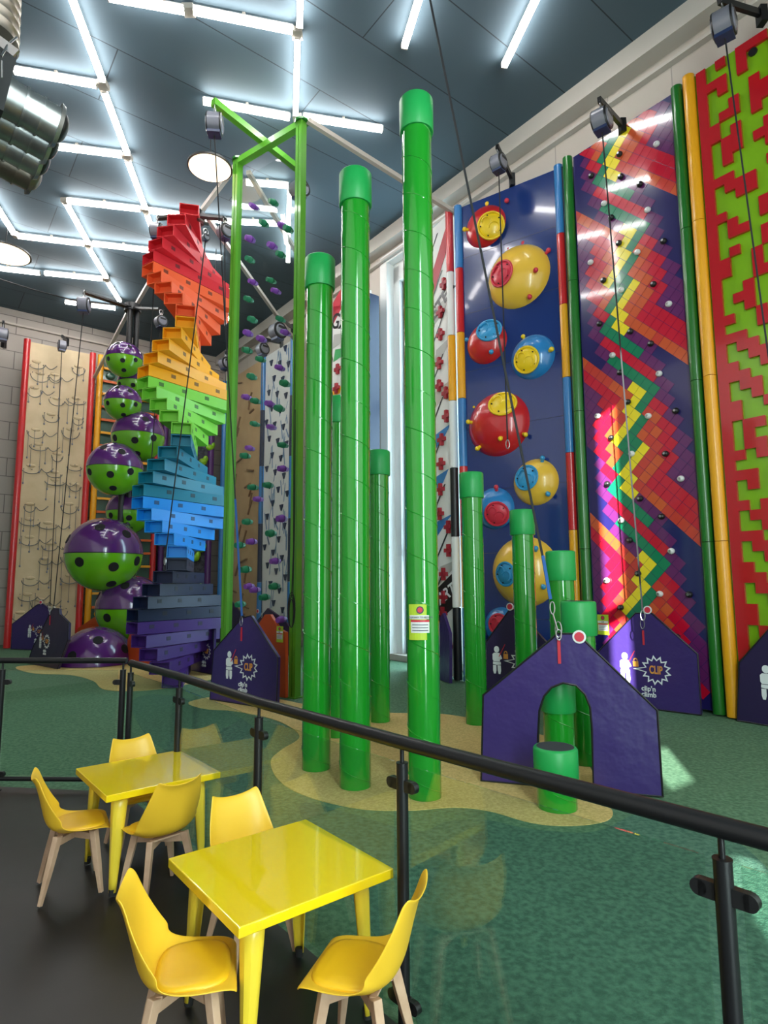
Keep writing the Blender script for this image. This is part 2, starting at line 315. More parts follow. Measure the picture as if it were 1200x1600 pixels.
# ================================================================== CLIMBING WALLS
def pipe(fr, a, d, r, segs, parent, name='edge_pipe', z0=0.02, z1=9.95, label=None):
    """segs: list of material names from the top down"""
    b = MB(); ms = list(dict.fromkeys(segs)); n = len(segs); h = (z1-z0)/n
    for i, s_ in enumerate(segs):
        zt = z1-h*i; b.cyl(fr.P(a, zt-h+.004, d), fr.P(a, zt-.004, d), r, n=28, mi=ms.index(s_))
    o = b.build(name, [M[m_] for m_ in ms], parent)
    if label: o['label'] = label
    return o
def wallthing(name, fr, label, cat='climbing wall'):
    return empty(name, fr.P(fr.w/2, 0, -.05), label, cat)
def sign(fr, a, z, d, w, parent, title='CLIP', curve=None, name='notice'):
    h = w*1.6
    b = MB()
    def rect(x0, x1, y0, y1, dd, mi):
        if curve:
            n = 8; vs = []
            for k in range(n+1):
                x = x0+(x1-x0)*k/n; cc = math.sqrt(max(curve*curve-x*x, 0))-curve
                for y in (y0, y1):
                    for e in (0, .003): vs.append(fr.P(a+x, z+y, d+dd+cc+e))
            fs = []
            for k in range(n):
                o = k*4; p = o+4; fs += [(o+1, p+1, p+3, o+3), (o, o+2, p+2, p), (o, p, p+1, o+1), (o+2, o+3, p+3, p+2)]
            fs += [(0, 1, 3, 2), (n*4, n*4+2, n*4+3, n*4+1)]
            b.add(vs, fs, mi)
        else: b.fbox(fr, a+x0, a+x1, z+y0, z+y1, d+dd, d+dd+.003, mi)
    rect(-w/2, w/2, -h/2, h/2, 0, 0)
    rect(-w*.47, w*.47, h*.08, h*.19, .004, 1)
    rect(-w*.42, w*.42, -h*.30, h*.0, .004, 1)
    rect(-w*.42, w*.42, .0, h*.06, .004, 2)
    for k in range(3): rect(-w*.36, w*.36, -h*(.08+.08*k)-.004*w, -h*(.065+.08*k), .008, 3)
    for k in range(20):
        a0, a1 = 2*PI*k/20, 2*PI*(k+1)/20
        for r0, r1, mi in ((0, w*.12, 4), (w*.12, w*.17, 3)):
            cz = h*.34
            pts = [(r0*math.cos(a0), cz+r0*math.sin(a0)), (r1*math.cos(a0), cz+r1*math.sin(a0)), (r1*math.cos(a1), cz+r1*math.sin(a1)), (r0*math.cos(a1), cz+r0*math.sin(a1))]
            b.add([fr.P(a+x, z+y, d+.008) for x, y in pts], [(0, 1, 2, 3)], mi)
    s_ = b.build(name, [M['signgreen'], M['white'], M['pink'], M['tri'], M['pink']], parent, nosmooth=True, recalc=False)
    tag(s_, 'lime green notice with a round red badge and white text boxes')
    text(title, fr, a, z+h*.135, d+.010, w*.105 if len(title) > 8 else w*.14, M['tri'], s_, 'notice_text')
    return s_

# ---- domes wall
D = Fr(onp(717, 700, W(15.0, 1.02), E2), W(17.06, .36)); D = Fr(W(14.95, 1.02), W(17.08, .36))
t = wallthing('dome_climbing_wall', D, 'deep blue glossy climbing wall studded with red, yellow and blue domes')
b = MB(); b.fbox(D, .08, D.w-.08, .05, 9.92, -.10, 0)
b.build('board', M['navy'], t, nosmooth=True)
b = MB()
for z in (1.25, 2.5, 3.75, 5.0, 6.25, 7.5, 8.75): b.fbox(D, .08, D.w-.08, z-.004, z+.004, -.001, .002)
b.build('seam', M['dnavy'], t, nosmooth=True)
pipe(D, .02, .02, .085, ['blue', 'red', 'yellow', 'blue', 'red', 'yellow', 'blue'], t, label='blue, red and yellow banded pipe')
pipe(D, D.w-.02, .02, .085, ['blue', 'red', 'yellow', 'blue', 'red', 'yellow', 'blue'], t, label='blue, red and yellow banded pipe')
def dome(u, v, rpx, m, disc, dm, knobs, km, parent=t):
    a, z = D.px(u, v); p = D.P(a, z); sc_ = (p-CAM).dot(V3((0, ct_, st_)))/F; r = rpx*sc_
    a -= r*.10
    ztop = min(z+r, 9.85); c = D.P(a, z, -.18*r)
    b = MB(); b.ell(c, r, r*.0+r, r*.72, X=D.x, Y=UP, Z=D.n, nu=36, nv=12, v0=.1, v1=PI/2)
    o = b.build('dome', M[m], parent)
    def surf(uu, vv):
        rr = ray(uu, vv); q_ = CAM-c; k = V3((1/r, 1/r, 1/(r*.72)))
        def L_(w): return V3((w.dot(D.x)*k.x, w.z*k.y, w.dot(D.n)*k.z))
        A, B_ = L_(rr), L_(q_); aa = A.dot(A); bb = 2*A.dot(B_); cc = B_.dot(B_)-1; dsc = bb*bb-4*aa*cc
        if dsc < 0: return None, None
        tt = (-bb-math.sqrt(dsc))/(2*aa); p_ = CAM+rr*tt; w = p_-c
        n_ = (D.x*(w.dot(D.x)/r**2)+UP*(w.z/r**2)+D.n*(w.dot(D.n)/(r*.72)**2)).normalized(); return p_, n_
    if disc:
        p_, n_ = surf(disc[0], disc[1])
        if p_ is not None:
            x = n_.cross(UP).normalized(); y = x.cross(n_); rd = disc[2]*sc_
            b = MB(); b.ell(p_-n_*rd*.22, rd, rd, rd*.36, X=x, Y=y, Z=n_, nu=28, nv=6, v0=.0, v1=PI/2, mi=0)
            b.tube([p_-n_*rd*.05+x*rd*.99*math.cos(k*PI/14)+y*rd*.99*math.sin(k*PI/14) for k in range(28)], .022, 6, 0, True)
            for (dx, dy, rr_) in ((-.25, -.2, .42), (.35, .3, .34)):   # moulded finger pockets: ring ridges
                b.tube([p_+n_*(rd*.10)+x*rd*(dx+rr_*math.cos(k*PI/8))+y*rd*(dy+rr_*math.sin(k*PI/8)) for k in range(12)], .02, 6, 0, False)
            for k in range(5):
                th = k*1.256; b.cyl(p_+n_*rd*.02+x*rd*.78*math.cos(th)+y*rd*.78*math.sin(th), p_+n_*rd*.10+x*rd*.78*math.cos(th)+y*rd*.78*math.sin(th), .014, n=8, mi=1)
            tag(b.build('grip_disc', [M[dm], M['hole']], o), dict(ballyellow2='yellow', pink='red', discblue='blue')[dm]+' moulded grip disc on the dome')
    for ku, kv in knobs:
        p_, n_ = surf(ku, kv)
        if p_ is None:
            aa, zz = D.px(ku, kv, .05); p_ = D.P(aa, zz, .05); w = (p_-c); w -= D.n*w.dot(D.n)*.5; n_ = w.normalized(); p_ = c+n_*r*.93
        b = MB(); b.cyl(p_-n_*.02, p_+n_*.05, .035, .03, 12); b.ell(p_+n_*.075, .048, .048, .048, nu=12, nv=8)
        b.build('knob', M[km], o)
    return o
dome(762, 353, 35, 'red', (767, 352, 20), 'ballyellow2', [(759, 318), (731, 359)], 'ballyellow2')
dome(815, 431, 53, 'ballyellow', (783, 427, 20), 'pink', [(815, 379), (853, 396), (836, 424), (827, 462), (791, 383)], 'pink')
dome(764, 535, 35, 'red', (764, 515, 19), 'discblue', [(731, 530), (768, 549)], 'discblue')
dome(836, 557, 37, 'ballblue', (822, 562, 20), 'ballyellow2', [(817, 527), (859, 548)], 'ballyellow2')
dome(784, 662, 53, 'red', (785, 630, 21), 'ballyellow2', [(737, 634), (737, 660), (750, 698), (783, 684), (818, 678)], 'ballyellow2')
dome(841, 753, 38, 'ballyellow', (822, 746, 19), 'discblue', [(847, 721), (855, 770)], 'discblue')
dome(776, 794, 34, 'ballblue', (776, 803, 18), 'pink', [(776, 766)], 'pink')
dome(826, 893, 57, 'ballyellow', (789, 897, 18), 'discblue', [(837, 860), (848, 915)], 'discblue')
dome(787, 978, 30, 'ballblue', (778, 975, 15), 'pink', [(800, 958)], 'pink')
a, z = D.px(793, 315); b = MB(); b.ell(D.P(a, z, .04), .05, .05, .05, nu=12, nv=8); b.build('knob', M['pink'], t)

# ---- plaster style wall, left of the domes
Pl = Fr(W(13.05, .80), W(14.78, 1.06))
t = wallthing('graffiti_climbing_wall', Pl, 'off-white climbing wall with red cross holds and START lettering beside the domes wall')
b = MB(); b.fbox(Pl, .05, Pl.w-.1, .05, 9.92, -.1, 0)
b.build('board', M['white'], t, nosmooth=True)
pipe(Pl, Pl.w-.03, .02, .085, ['red', 'white', 'yellow', 'white', 'black', 'white', 'black'], t, label='red, white, yellow and black banded pipe')
pipe(Pl, 0, .02, .085, ['dnavy'], t)
b = MB(); b.prism([(Pl.w-1.2, 7.6), (Pl.w-.12, 9.2), (Pl.w-.12, 9.75), (Pl.w-1.2, 8.2)], Pl, .003, .008, 0)
rr = random.Random(3)
for k in range(9):   # painted shards
    z = .9+k*.95; a0 = Pl.w-1.1+rr.random()*.4
    b.prism([(a0, z), (a0+.55, z+.25+.2*rr.random()), (a0+.75, z+.55), (a0+.12, z+.42)], Pl, .003, .006, rr.choice([1, 2, 3, 4]))
    b.prism([(a0-.1, z+.5), (a0-.05, z+.5), (a0+.5, z+1.2), (a0+.45, z+1.2)], Pl, .006, .009, 5)
b.prism([(Pl.w-1.6, 1.33), (Pl.w-.12, 2.15), (Pl.w-.12, 1.45), (Pl.w-1.6, .63)], Pl, .010, .014, 5)
b.build('painted_graphics', [M['starred'], M['grey'], M['beige'], M['yellow'], M['blue'], M['black']], t, nosmooth=True)
text('LASTER', Pl, Pl.w-.55, 7.95, .012, .42, M['black'], t, rot=R(28), bold=.012)
text('START', Pl, Pl.w-.55, 1.62, .016, .34, M['print'], t, rot=R(26), bold=.008)
for (u, v) in ((697, 443), (690, 488), (690, 523), (688, 568), (688, 603), (703, 612), (701, 650), (692, 687), (691, 725), (690, 765), (689, 803), (705, 823), (703, 860), (695, 897), (695, 933), (694, 958), (702, 1010)):
    a, z = Pl.px(u, v); a = min(max(a, .2), Pl.w-.25); b = MB()
    b.fbox(Pl, a-.035, a+.035, z-.13, z+.13, 0, .07); b.fbox(Pl, a-.12, a+.12, z-.04, z+.04, 0, .07); b.build('hold', M['starred'], t, nosmooth=True)

# ---- rainbow pixel wall
RW = Fr(W(17.33, .40), W(19.38, .38))
t = wallthing('rainbow_climbing_wall', RW, 'glossy climbing wall of diamond tiles in a rainbow zigzag')
b = MB(); b.fbox(RW, .08, RW.w-.08, .05, 9.92, -.10, 0); b.build('board', M['rbN'], t, nosmooth=True)
a0w, a1w = .1, RW.w-.1
al, zl = RW.px(943, 516); g = .1184; gx = (a1w-a0w)/16
ROWS = {0: (-2, 'PPGGGGGGPPP'), 1: (-1, 'PPRRRRRRRRPP'), 2: (1, 'PPGGGGGGGPP'), 3: (3, 'PPPPYYGRRPP'), 4: (-1, 'OOOOOOOOOYGOORRPP'), 5: (0, 'RRRRRRROYYGOORRPPP'),
        6: (1, 'PPPPRROOYGOOORRPPP'), 7: (3, 'PPPRROYGGYOORPPPP'), 8: (4, 'PPRROYGGYOORRRRRR'), 9: (5, 'PPRROOGYOORRRRRRR'), 10: (6, 'PPRROGYYOOOOOOOOO'), 11: (9, 'PRRGYYPPPP')}
keys = 'YGOERPN'; b = MB(); rr = random.Random(2)
for k in range(-34, 52):
    for x in range(0, 17):
        if (x+k) % 2: continue
        i_ = (k+x-4)//2; j_ = (k-x+4)//2
        J = j_ % 12; I = i_-(j_-J); st_r, str_r = ROWS[J]; c = str_r[I-st_r] if 0 <= I-st_r < len(str_r) else 'N'
        if c == 'N': continue
        if c == 'O' and rr.random() < .35: c = 'E'
        z = zl-k*g; a = a0w+x*gx; e = .965
        if z < .05 or z > 9.92: continue
        pts = [(a-gx*e, z), (a, z-g*e), (a+gx*e, z), (a, z+g*e)]
        pts = [(min(max(p[0], a0w), a1w), min(max(p[1], .05), 9.92)) for p in pts]
        b.prism(pts, RW, 0, .006, keys.index(c))
tl = b.build('tiles', [M['rb'+k] for k in keys], t, nosmooth=True); tag(tl, 'rainbow coloured diamond tiles in a stepped zigzag')
for k in (-.02, RW.w+.02):
    pipe(RW, k, .03, .09, ['darkgreen']*4, t, label='dark green edge pipe')
white_h = [(1026, 225), (944, 318), (1012, 328), (1007, 365) if 0 else (996, 394), (923, 410), (971, 453), (1045, 475), (957, 555), (1030, 584), (934, 650), (1013, 650), (987, 709), (1064, 748), (971, 813), (1049, 861), (948, 907), (1031, 928)]
black_h = [(968, 241), (970, 276), (924, 275), (1000, 288), (955, 340), (1037, 377), (967, 380), (943, 438), (1021, 444), (937, 506), (985, 518), (1017, 537), (969, 582), (981, 628), (1056, 642), (955, 684), (1040, 709), (949, 756), (1000, 779), (1034, 807), (984, 844), (997, 896), (1077, 929), (970, 949), (1058, 995)]
def knob(fr, u, v, m, parent, r=.055):
    a, z = fr.px(u, v, .03); a = min(max(a, .12), fr.w-.12); b = MB()
    b.ell(fr.P(a, z, .035), r, r*.9, r*.9, X=fr.x, Y=UP, Z=fr.n, nu=12, nv=8); b.cyl(fr.P(a, z, 0), fr.P(a, z, .07+.02), r*.35, n=8, mi=1)
    return b.build('hold', [M[m], M['steel']], parent)
for u, v in white_h: tag(knob(RW, u, v, 'white', t), 'white round hold')
for u, v in black_h: tag(knob(RW, u, v, 'black', t), 'black round hold')
a, z = RW.px(943, 976); sign(RW, a, z, .01, .21, t)

# ---- maze wall
MZ = Fr(W(19.62, .44), W(21.75, .44))
t = wallthing('maze_climbing_wall', MZ, 'lime climbing wall with raised glossy red maze blocks at right edge')
b = MB(); b.fbox(MZ, .08, MZ.w-.08, .05, 9.92, -.10, 0); b.build('board', M['mazegreen'], t, nosmooth=True)
cell = .1455
BM = """#.#.###......
#...#..##.#..
###.#..#..##.
#.#....#...#.
#....#.#.....
#..#.###..###
#.##.##...#..
##...#..###..
##.#....#....
#.##..###..##
#.##.##.....#
#.#...#..##..
#......#.#...
###...##.....
#.###.....###
#..##..#..#..
#......#.##..
##...##......
#.#..##..###.
#.##...#...#.
#....###.#...
#.#..#...##..
##..#.#...#..
##..#.#.##...
#...###..#..#
#..#......###
#.##..##.....
#..#..#...##.
##..#..##.#..
#...##..#....
###.....#..##
#.##..###....
#..##......#.
##..#..##.##.
###....#..#..
#.##..###....
#..#......##.
##..###..##..
##....#......
#.##..##..##.
#.#.......#..
#.##..##.##..
##.#..#......
#.....##..##.
###.#......#.
#.#.##..##...
#....#...##..
##.#...#.....
#.##..###..##
#..##......#.""".split()
BM += BM[30:48]; NR = len(BM); NC = 13; G = [[1 if ch == '#' else 0 for ch in row] for row in BM]
b = MB()
for r in range(NR):
    for c in range(NC):
        if not G[r][c]: continue
        x0 = .12+c*cell; x1 = x0+cell; z1 = 9.9-r*cell; z0 = z1-cell
        def P_(a, z, d): return MZ.P(a, z, d)
        b.add([P_(x0, z0, .05), P_(x1, z0, .05), P_(x1, z1, .05), P_(x0, z1, .05)], [(0, 1, 2, 3)])
        for dr, dc, (xa, za, xb, zb) in ((1, 0, (x0, z0, x1, z0)), (-1, 0, (x0, z1, x1, z1)), (0, -1, (x0, z0, x0, z1)), (0, 1, (x1, z0, x1, z1))):
            rr2, cc2 = r+dr, c+dc
            if not (0 <= rr2 < NR and 0 <= cc2 < NC and G[rr2][cc2]): b.add([P_(xa, za, 0), P_(xb, zb, 0), P_(xb, zb, .05), P_(xa, za, .05)], [(0, 1, 2, 3)])
tag(b.build('maze_blocks', M['mazered'], t, nosmooth=True), 'raised red stepped blocks')
pipe(MZ, 0, .03, .09, ['yellow']*4, t, label='amber yellow edge pipe')
a, z = MZ.px(1177, 82); b = MB(); b.cyl(MZ.P(a, z, 0), MZ.P(a, z, .03), .06, n=16); b.build('bolt_ring', M['black'], t)
# matt black uprights put in to make the gaps between the walls dark
for s_, t_ in ((17.2, .3), (19.5, .3)):
    b = MB(); b.obox(W(s_, t_, 4.95), E1*.09, E2*.1, UP*4.93)
    o = b.build('gap_upright', M['blackmat'], nosmooth=True)
    tag(o, 'matt black upright filling the gap '+('left of the rainbow tile wall' if s_ < 18 else 'between the rainbow tile wall and the maze wall'), 'post')

# ---- window wall, far part: white wall with navy triangles, ply wall with sticks, graffiti wall
T3 = Fr(W(4.70, .42), W(6.80, .42))
t = wallthing('triangle_climbing_wall', T3, 'pale climbing wall with small navy triangles and blue brush marks behind the green frame')
b = MB(); b.fbox(T3, .06, T3.w-.06, .05, 9.9, -.1, 0); b.build('board', M['white'], t, nosmooth=True)
rr = random.Random(5); b = MB(); b2 = MB()
for k in range(46):
    z = .5+k*.205; a = .25+((k*.618) % 1)*(T3.w-.5); s_ = .10
    b.prism([(a-s_, z+s_), (a, z-s_), (a+s_, z+s_)], T3, 0, .05)
for k in range(70):
    z = .3+rr.random()*9.2; a = .3+rr.random()*(T3.w-.6); dz = .25+rr.random()*.6; dx = (rr.random()-.5)*.35
    b2.prism([(a, z), (a+.06, z+.05), (a+dx+.03, min(z+dz, 9.85)), (a+dx-.02, min(z+dz, 9.85)-.03)], T3, .002, .004)
tag(b.build('triangle_holds', M['tri'], t, nosmooth=True), 'small navy triangular holds')
tag(b2.build('brush_marks', M['splash'], t, nosmooth=True), 'pale blue brush strokes')
pipe(T3, 0, .02, .1, ['blue', 'dnavy', 'blue', 'dnavy', 'blue'], t, label='blue and navy edge pipe'); pipe(T3, T3.w, .02, .1, ['blue', 'dnavy', 'blue', 'dnavy', 'blue'], t, label='blue and navy edge pipe')
T4 = Fr(W(1.35, .42), W(4.50, .42))
t = wallthing('plywood_climbing_wall', T4, 'tan plywood climbing wall with thin wooden strips in the far corner')
b = MB(); b.fbox(T4, .06, T4.w-.06, .05, 9.9, -.1, 0); b.build('board', M['ply'], t, nosmooth=True)
rr = random.Random(8)
for k in range(34):
    z = .6+k*.27; a = .35+rr.random()*(T4.w-.7); th = rr.choice([.2, 1.1, 1.25, 1.0, -.2]); l = .14+.2*rr.random()
    b = MB(); b.bar(T4.P(a-l*math.cos(th), z-l*math.sin(th), .03), T4.P(a+l*math.cos(th), z+l*math.sin(th), .03), .05, .05, up=T4.n)
    b.build('strip_hold', M['brown'], t, nosmooth=True)
pipe(T4, 0, .02, .11, ['blue'], t, label='plain blue edge pipe')
T5 = Fr(W(7.95, .45), W(11.0, .45))
t = wallthing('graffiti_climbing_wall', T5, 'white climbing wall with black lettering and red holds behind the tall pillars')
b = MB(); b.fbox(T5, .06, T5.w-.06, .05, 9.9, -.1, 0); b.build('board', M['white'], t, nosmooth=True)
b = MB()
a, z = T5.px(527, 478); b.prism([(a-.35, z-.6), (a+.3, z-.1), (a+.3, z+.5), (a-.35, z+.1)], T5, .003, .008, 0)
for (u, v, m_, dz) in ((528, 535, 1, .3), (530, 556, 3, .25), (524, 615, 4, .22)):
    a, z = T5.px(u, v); b.prism([(a-.3, z-dz*.4), (a+.25, z-dz*.2), (a+.3, z+dz*.6), (a-.2, z+dz)], T5, .003, .008, m_)
b.build('painted_graphics', [M['starred'], M['grey'], M['beige'], M['capgreen'], M['yellow']], t, nosmooth=True)
a, z = T5.px(531, 503); text('GX', T5, a, z, .012, .62, M['black'], t, rot=R(-20), bold=.01)
for u, v in ((529, 577), (527, 607)):
    a, z = T5.px(u, v); b = MB(); b.fbox(T5, a-.05, a+.05, z-.15, z+.15, 0, .07); b.fbox(T5, a-.15, a+.15, z-.05, z+.05, 0, .07); b.build('hold', M['starred'], t, nosmooth=True)
pipe(T5, 0, .02, .11, ['red', 'white', 'yellow', 'white', 'black', 'white', 'black'], t, label='red, white, yellow and black banded pipe')
b = MB(); b.fbox(T5, T5.w+.0, T5.w+.28, .02, 9.6, -.1, .35); b.build('side_panel', M['dnavy'], t, nosmooth=True)

# ---- left wall: looped wire wall, rung wall, carpet wall
L1 = Fr(onp(132, 1000, W(1.35, 0), E1), onp(20, 1000, W(1.35, 0), E1)); 
L1 = Fr(W(1.35, 7.28), W(1.35, 5.33))
t = wallthing('wire_loop_climbing_wall', L1, 'cream climbing wall covered with grey wire loops between two red pipes')
b = MB(); b.fbox(L1, .06, L1.w-.06, .05, 9.9, -.1, 0); b.build('board', M['cream'], t, nosmooth=True)
rr = random.Random(21); wire = mat('wire_grey', (.16, .16, .15), .45, metal=.4)
for row in range(15):
    for col in range(3):
        if (row+col) % 4 == 3: continue
        a = .38+col*.56+rr.uniform(-.14, .14); z = .95+row*.60+rr.uniform(-.18, .18)
        if z > 9.6: continue
        b = MB(); w_ = rr.uniform(.16, .30); dp = rr.uniform(.12, .28)
        b.tube([L1.P(a+w_*math.cos(PI+PI*k/10), z+dp*math.sin(PI+PI*k/10), .06) for k in range(11)], .014, 5)
        if rr.random() < .55 and col < 2: b.tube([L1.P(a+w_+k*.07, z-.12*math.sin(k*.7), .06) for k in range(6)], .013, 5)
        for q_ in (-w_, rr.uniform(-.05, .1), w_):
            aa = min(max(a+q_*.8, .12), L1.w-.12); ln = rr.uniform(.25, .95)
            zt = z+rr.uniform(-.1, .08); zb = max(zt-ln, .2)
            if rr.random() < .65:
                b.tube([L1.P(aa, zt, .07), L1.P(aa, zb, .07)], .009, 4); b.ell(L1.P(aa, zb, .07), .028, .028, .04, nu=8, nv=5, mi=1)
            b.cyl(L1.P(aa, zt+.02, 0), L1.P(aa, zt+.02, .08), .012, n=6)
        b.ell(L1.P(min(max(a, .2), L1.w-.2), z+.08, 0), .14, .035, .06, X=L1.x, Y=L1.n, Z=UP, nu=12, nv=6, mi=2)
        b.build('wire_hold', [wire, M['belay'], M['cream']], t)
for k in (-.02, L1.w+.02): pipe(L1, k, .03, .10, ['red'], t, label='red edge pipe')
a, z = L1.px(53, 978); sign(L1, a, z, .01, .20, t)
L2 = Fr(W(1.33, 5.05), W(1.33, 3.0))
t = wallthing('rung_climbing_wall', L2, 'dark green climbing wall with yellow and orange rungs behind the ball tower')
b = MB(); b.fbox(L2, .06, L2.w-.06, .05, 9.9, -.1, 0); b.build('board', M['dgreen'], t, nosmooth=True)
for k in range(20):
    z = .7+k*.46; b = MB(); m_ = 'orange' if k % 5 in (0, 1, 3) else 'yellow'
    b.fbox(L2, .1, L2.w-.1, z, z+.08, .05, .13); b.build('rung', M[m_], t, nosmooth=True)
    if k % 2 == 0:
        b = MB(); b.ell(L2.P(.35+(k % 3)*.25, z+.28, .05), .16, .05, .13, X=L2.x, Y=L2.n, Z=UP, nu=14, nv=8); b.build('hold', M['dgreen'] if k % 4 else M['yellow'], t)
pipe(L2, 0, .03, .10, ['yellow'], t, label='yellow edge pipe'); pipe(L2, L2.w, .03, .10, ['red'], t, label='red edge pipe')
L3 = Fr(W(1.30, 2.72), W(1.30, .95))
t = wallthing('carpet_climbing_wall', L3, 'dark grey textured climbing wall with lime holds and purple edge, behind the twisted tower')
b = MB(); b.fbox(L3, .06, L3.w-.06, .05, 9.6, -.1, 0); b.build('board', M['carpet'], t, nosmooth=True)
for u, v in ((305, 733), (316, 722), (311, 768), (304, 872), (313, 858), (308, 922), (322, 640), (296, 800), (327, 700)):
    a, z = L3.px(u, v); b = MB(); b.ell(L3.P(a, z, .08), .16, .1, .13, X=L3.x, Y=L3.n, Z=UP, nu=12, nv=8); b.ell(L3.P(a+.1, z+.12, .08), .1, .09, .13, X=L3.x, Y=L3.n, Z=UP, nu=12, nv=8); b.build('hold', M['lime'], t)
pipe(L3, 0, .03, .10, ['purple'], t, z1=9.62); pipe(L3, L3.w, .03, .12, ['purple'], t, z1=9.62)
# ================================================================== PILLARS
def pillar(base, ztop, r, label, rc=None, caph=.37, notice=False):
    p = V3((base.x, base.y, 0)); rc = rc or r+.024
    t = empty('climbing_pillar', p, label, 'pillar', 'green cylinder climbing pillars')
    b = MB(); b.cyl(p+UP*.008, p+UP*(ztop-caph*.5), r, n=48)
    turns = (ztop-caph)/.40; N = int(turns*28); pts = []
    for k in range(N+1):
        a = 2*PI*k/28; z = .03+.40*k/28
        if z > ztop-caph: break
        pts.append(p+V3((math.cos(-a)*(r+.001), math.sin(-a)*(r+.001), z)))
    b.tube(pts, .0045, 4)
    # second, flatter lap of the spiral wrap
    b.build('column', M['green'], t, sharp=60)
    b = MB(); n = 48; prof = [(r+.001, ztop-caph), (rc-.006, ztop-caph), (rc, ztop-caph+.012), (rc, ztop-.02), (rc-.012, ztop-.004), (rc-.03, ztop)]
    vs = [p+V3((q_[0]*math.cos(2*PI*i/n), q_[0]*math.sin(2*PI*i/n), q_[1])) for q_ in prof for i in range(n)]
    fs = [(j*n+i, j*n+(i+1) % n, (j+1)*n+(i+1) % n, (j+1)*n+i) for j in range(len(prof)-1) for i in range(n)]
    b.add(vs, fs); b.build('cap', M['capgreen'], t, sharp=50)
    b = MB(); b.cyl(p+UP*(ztop-.02), p+UP*(ztop+.001), rc-.03, n=n); b.build('top_pad', M['topgrip'], t)
    return t
def hat(u, v, g):
    r = ray(u, v); return EYE+r.z*g.y/r.y
g1 = at(664, 1245); p1 = pillar(g1, hat(656, 158, g1), .150, 'tallest green pillar, with the green and white notice on it')
frn = V3((-g1.x, -g1.y, 0)).normalized(); F1 = Fr(g1, g1+V3((-frn.y, frn.x, 0))); 
if F1.px(700, 900)[0] < F1.px(650, 900)[0]: F1 = Fr(g1, g1-V3((-frn.y, frn.x, 0)))
a, z = F1.px(659, 972, .15); sign(F1, a-.015, z, .155, .20, p1, 'STAIRWAY TO HEAVEN', curve=.155)
g2 = at(555, 1229); pillar(g2, hat(556, 273, g2), .150, 'second tallest green pillar, just left of the tallest')
g3 = at(494, 1201); pillar(g3, hat(503, 405, g3), .150, 'third tallest green pillar, nearest the green steel frame')
g4 = at(527, 1150); pillar(g4, hat(524, 622, g4), .150, 'green pillar mostly hidden between two taller ones at the left')
g5 = at(593, 1127); pillar(g5, hat(595, 705, g5), .150, 'dark green pillar just in front of the tall window')
g6 = at(745, 1131); pillar(g6, hat(740, 739, g6), .150, 'green pillar at the left edge of the blue dome wall')
g7 = at(826, 1124); pillar(g7, hat(814, 797, g7), .158, 'green pillar in front of the large lower yellow dome')
g8 = at(887, 1158); pillar(g8, hat(870, 861, g8), .158, 'green pillar behind and above the arched purple gate, further back of two')
g9 = at(914, 1192); pillar(g9, hat(898, 939, g9), .165, 'wide topped green pillar just behind the right slope of the arched gate')
g10 = at(876, 1212); pillar(g10, hat(873, 1052, g10), .150, 'low green pillar seen through the arch of the purple gate', rc=.175)
g11 = at(871, 1262); pillar(g11, hat(870, 1166, g11), .168, 'shortest green stump with a dark top, in front of the arched gate', rc=.188, caph=.26)

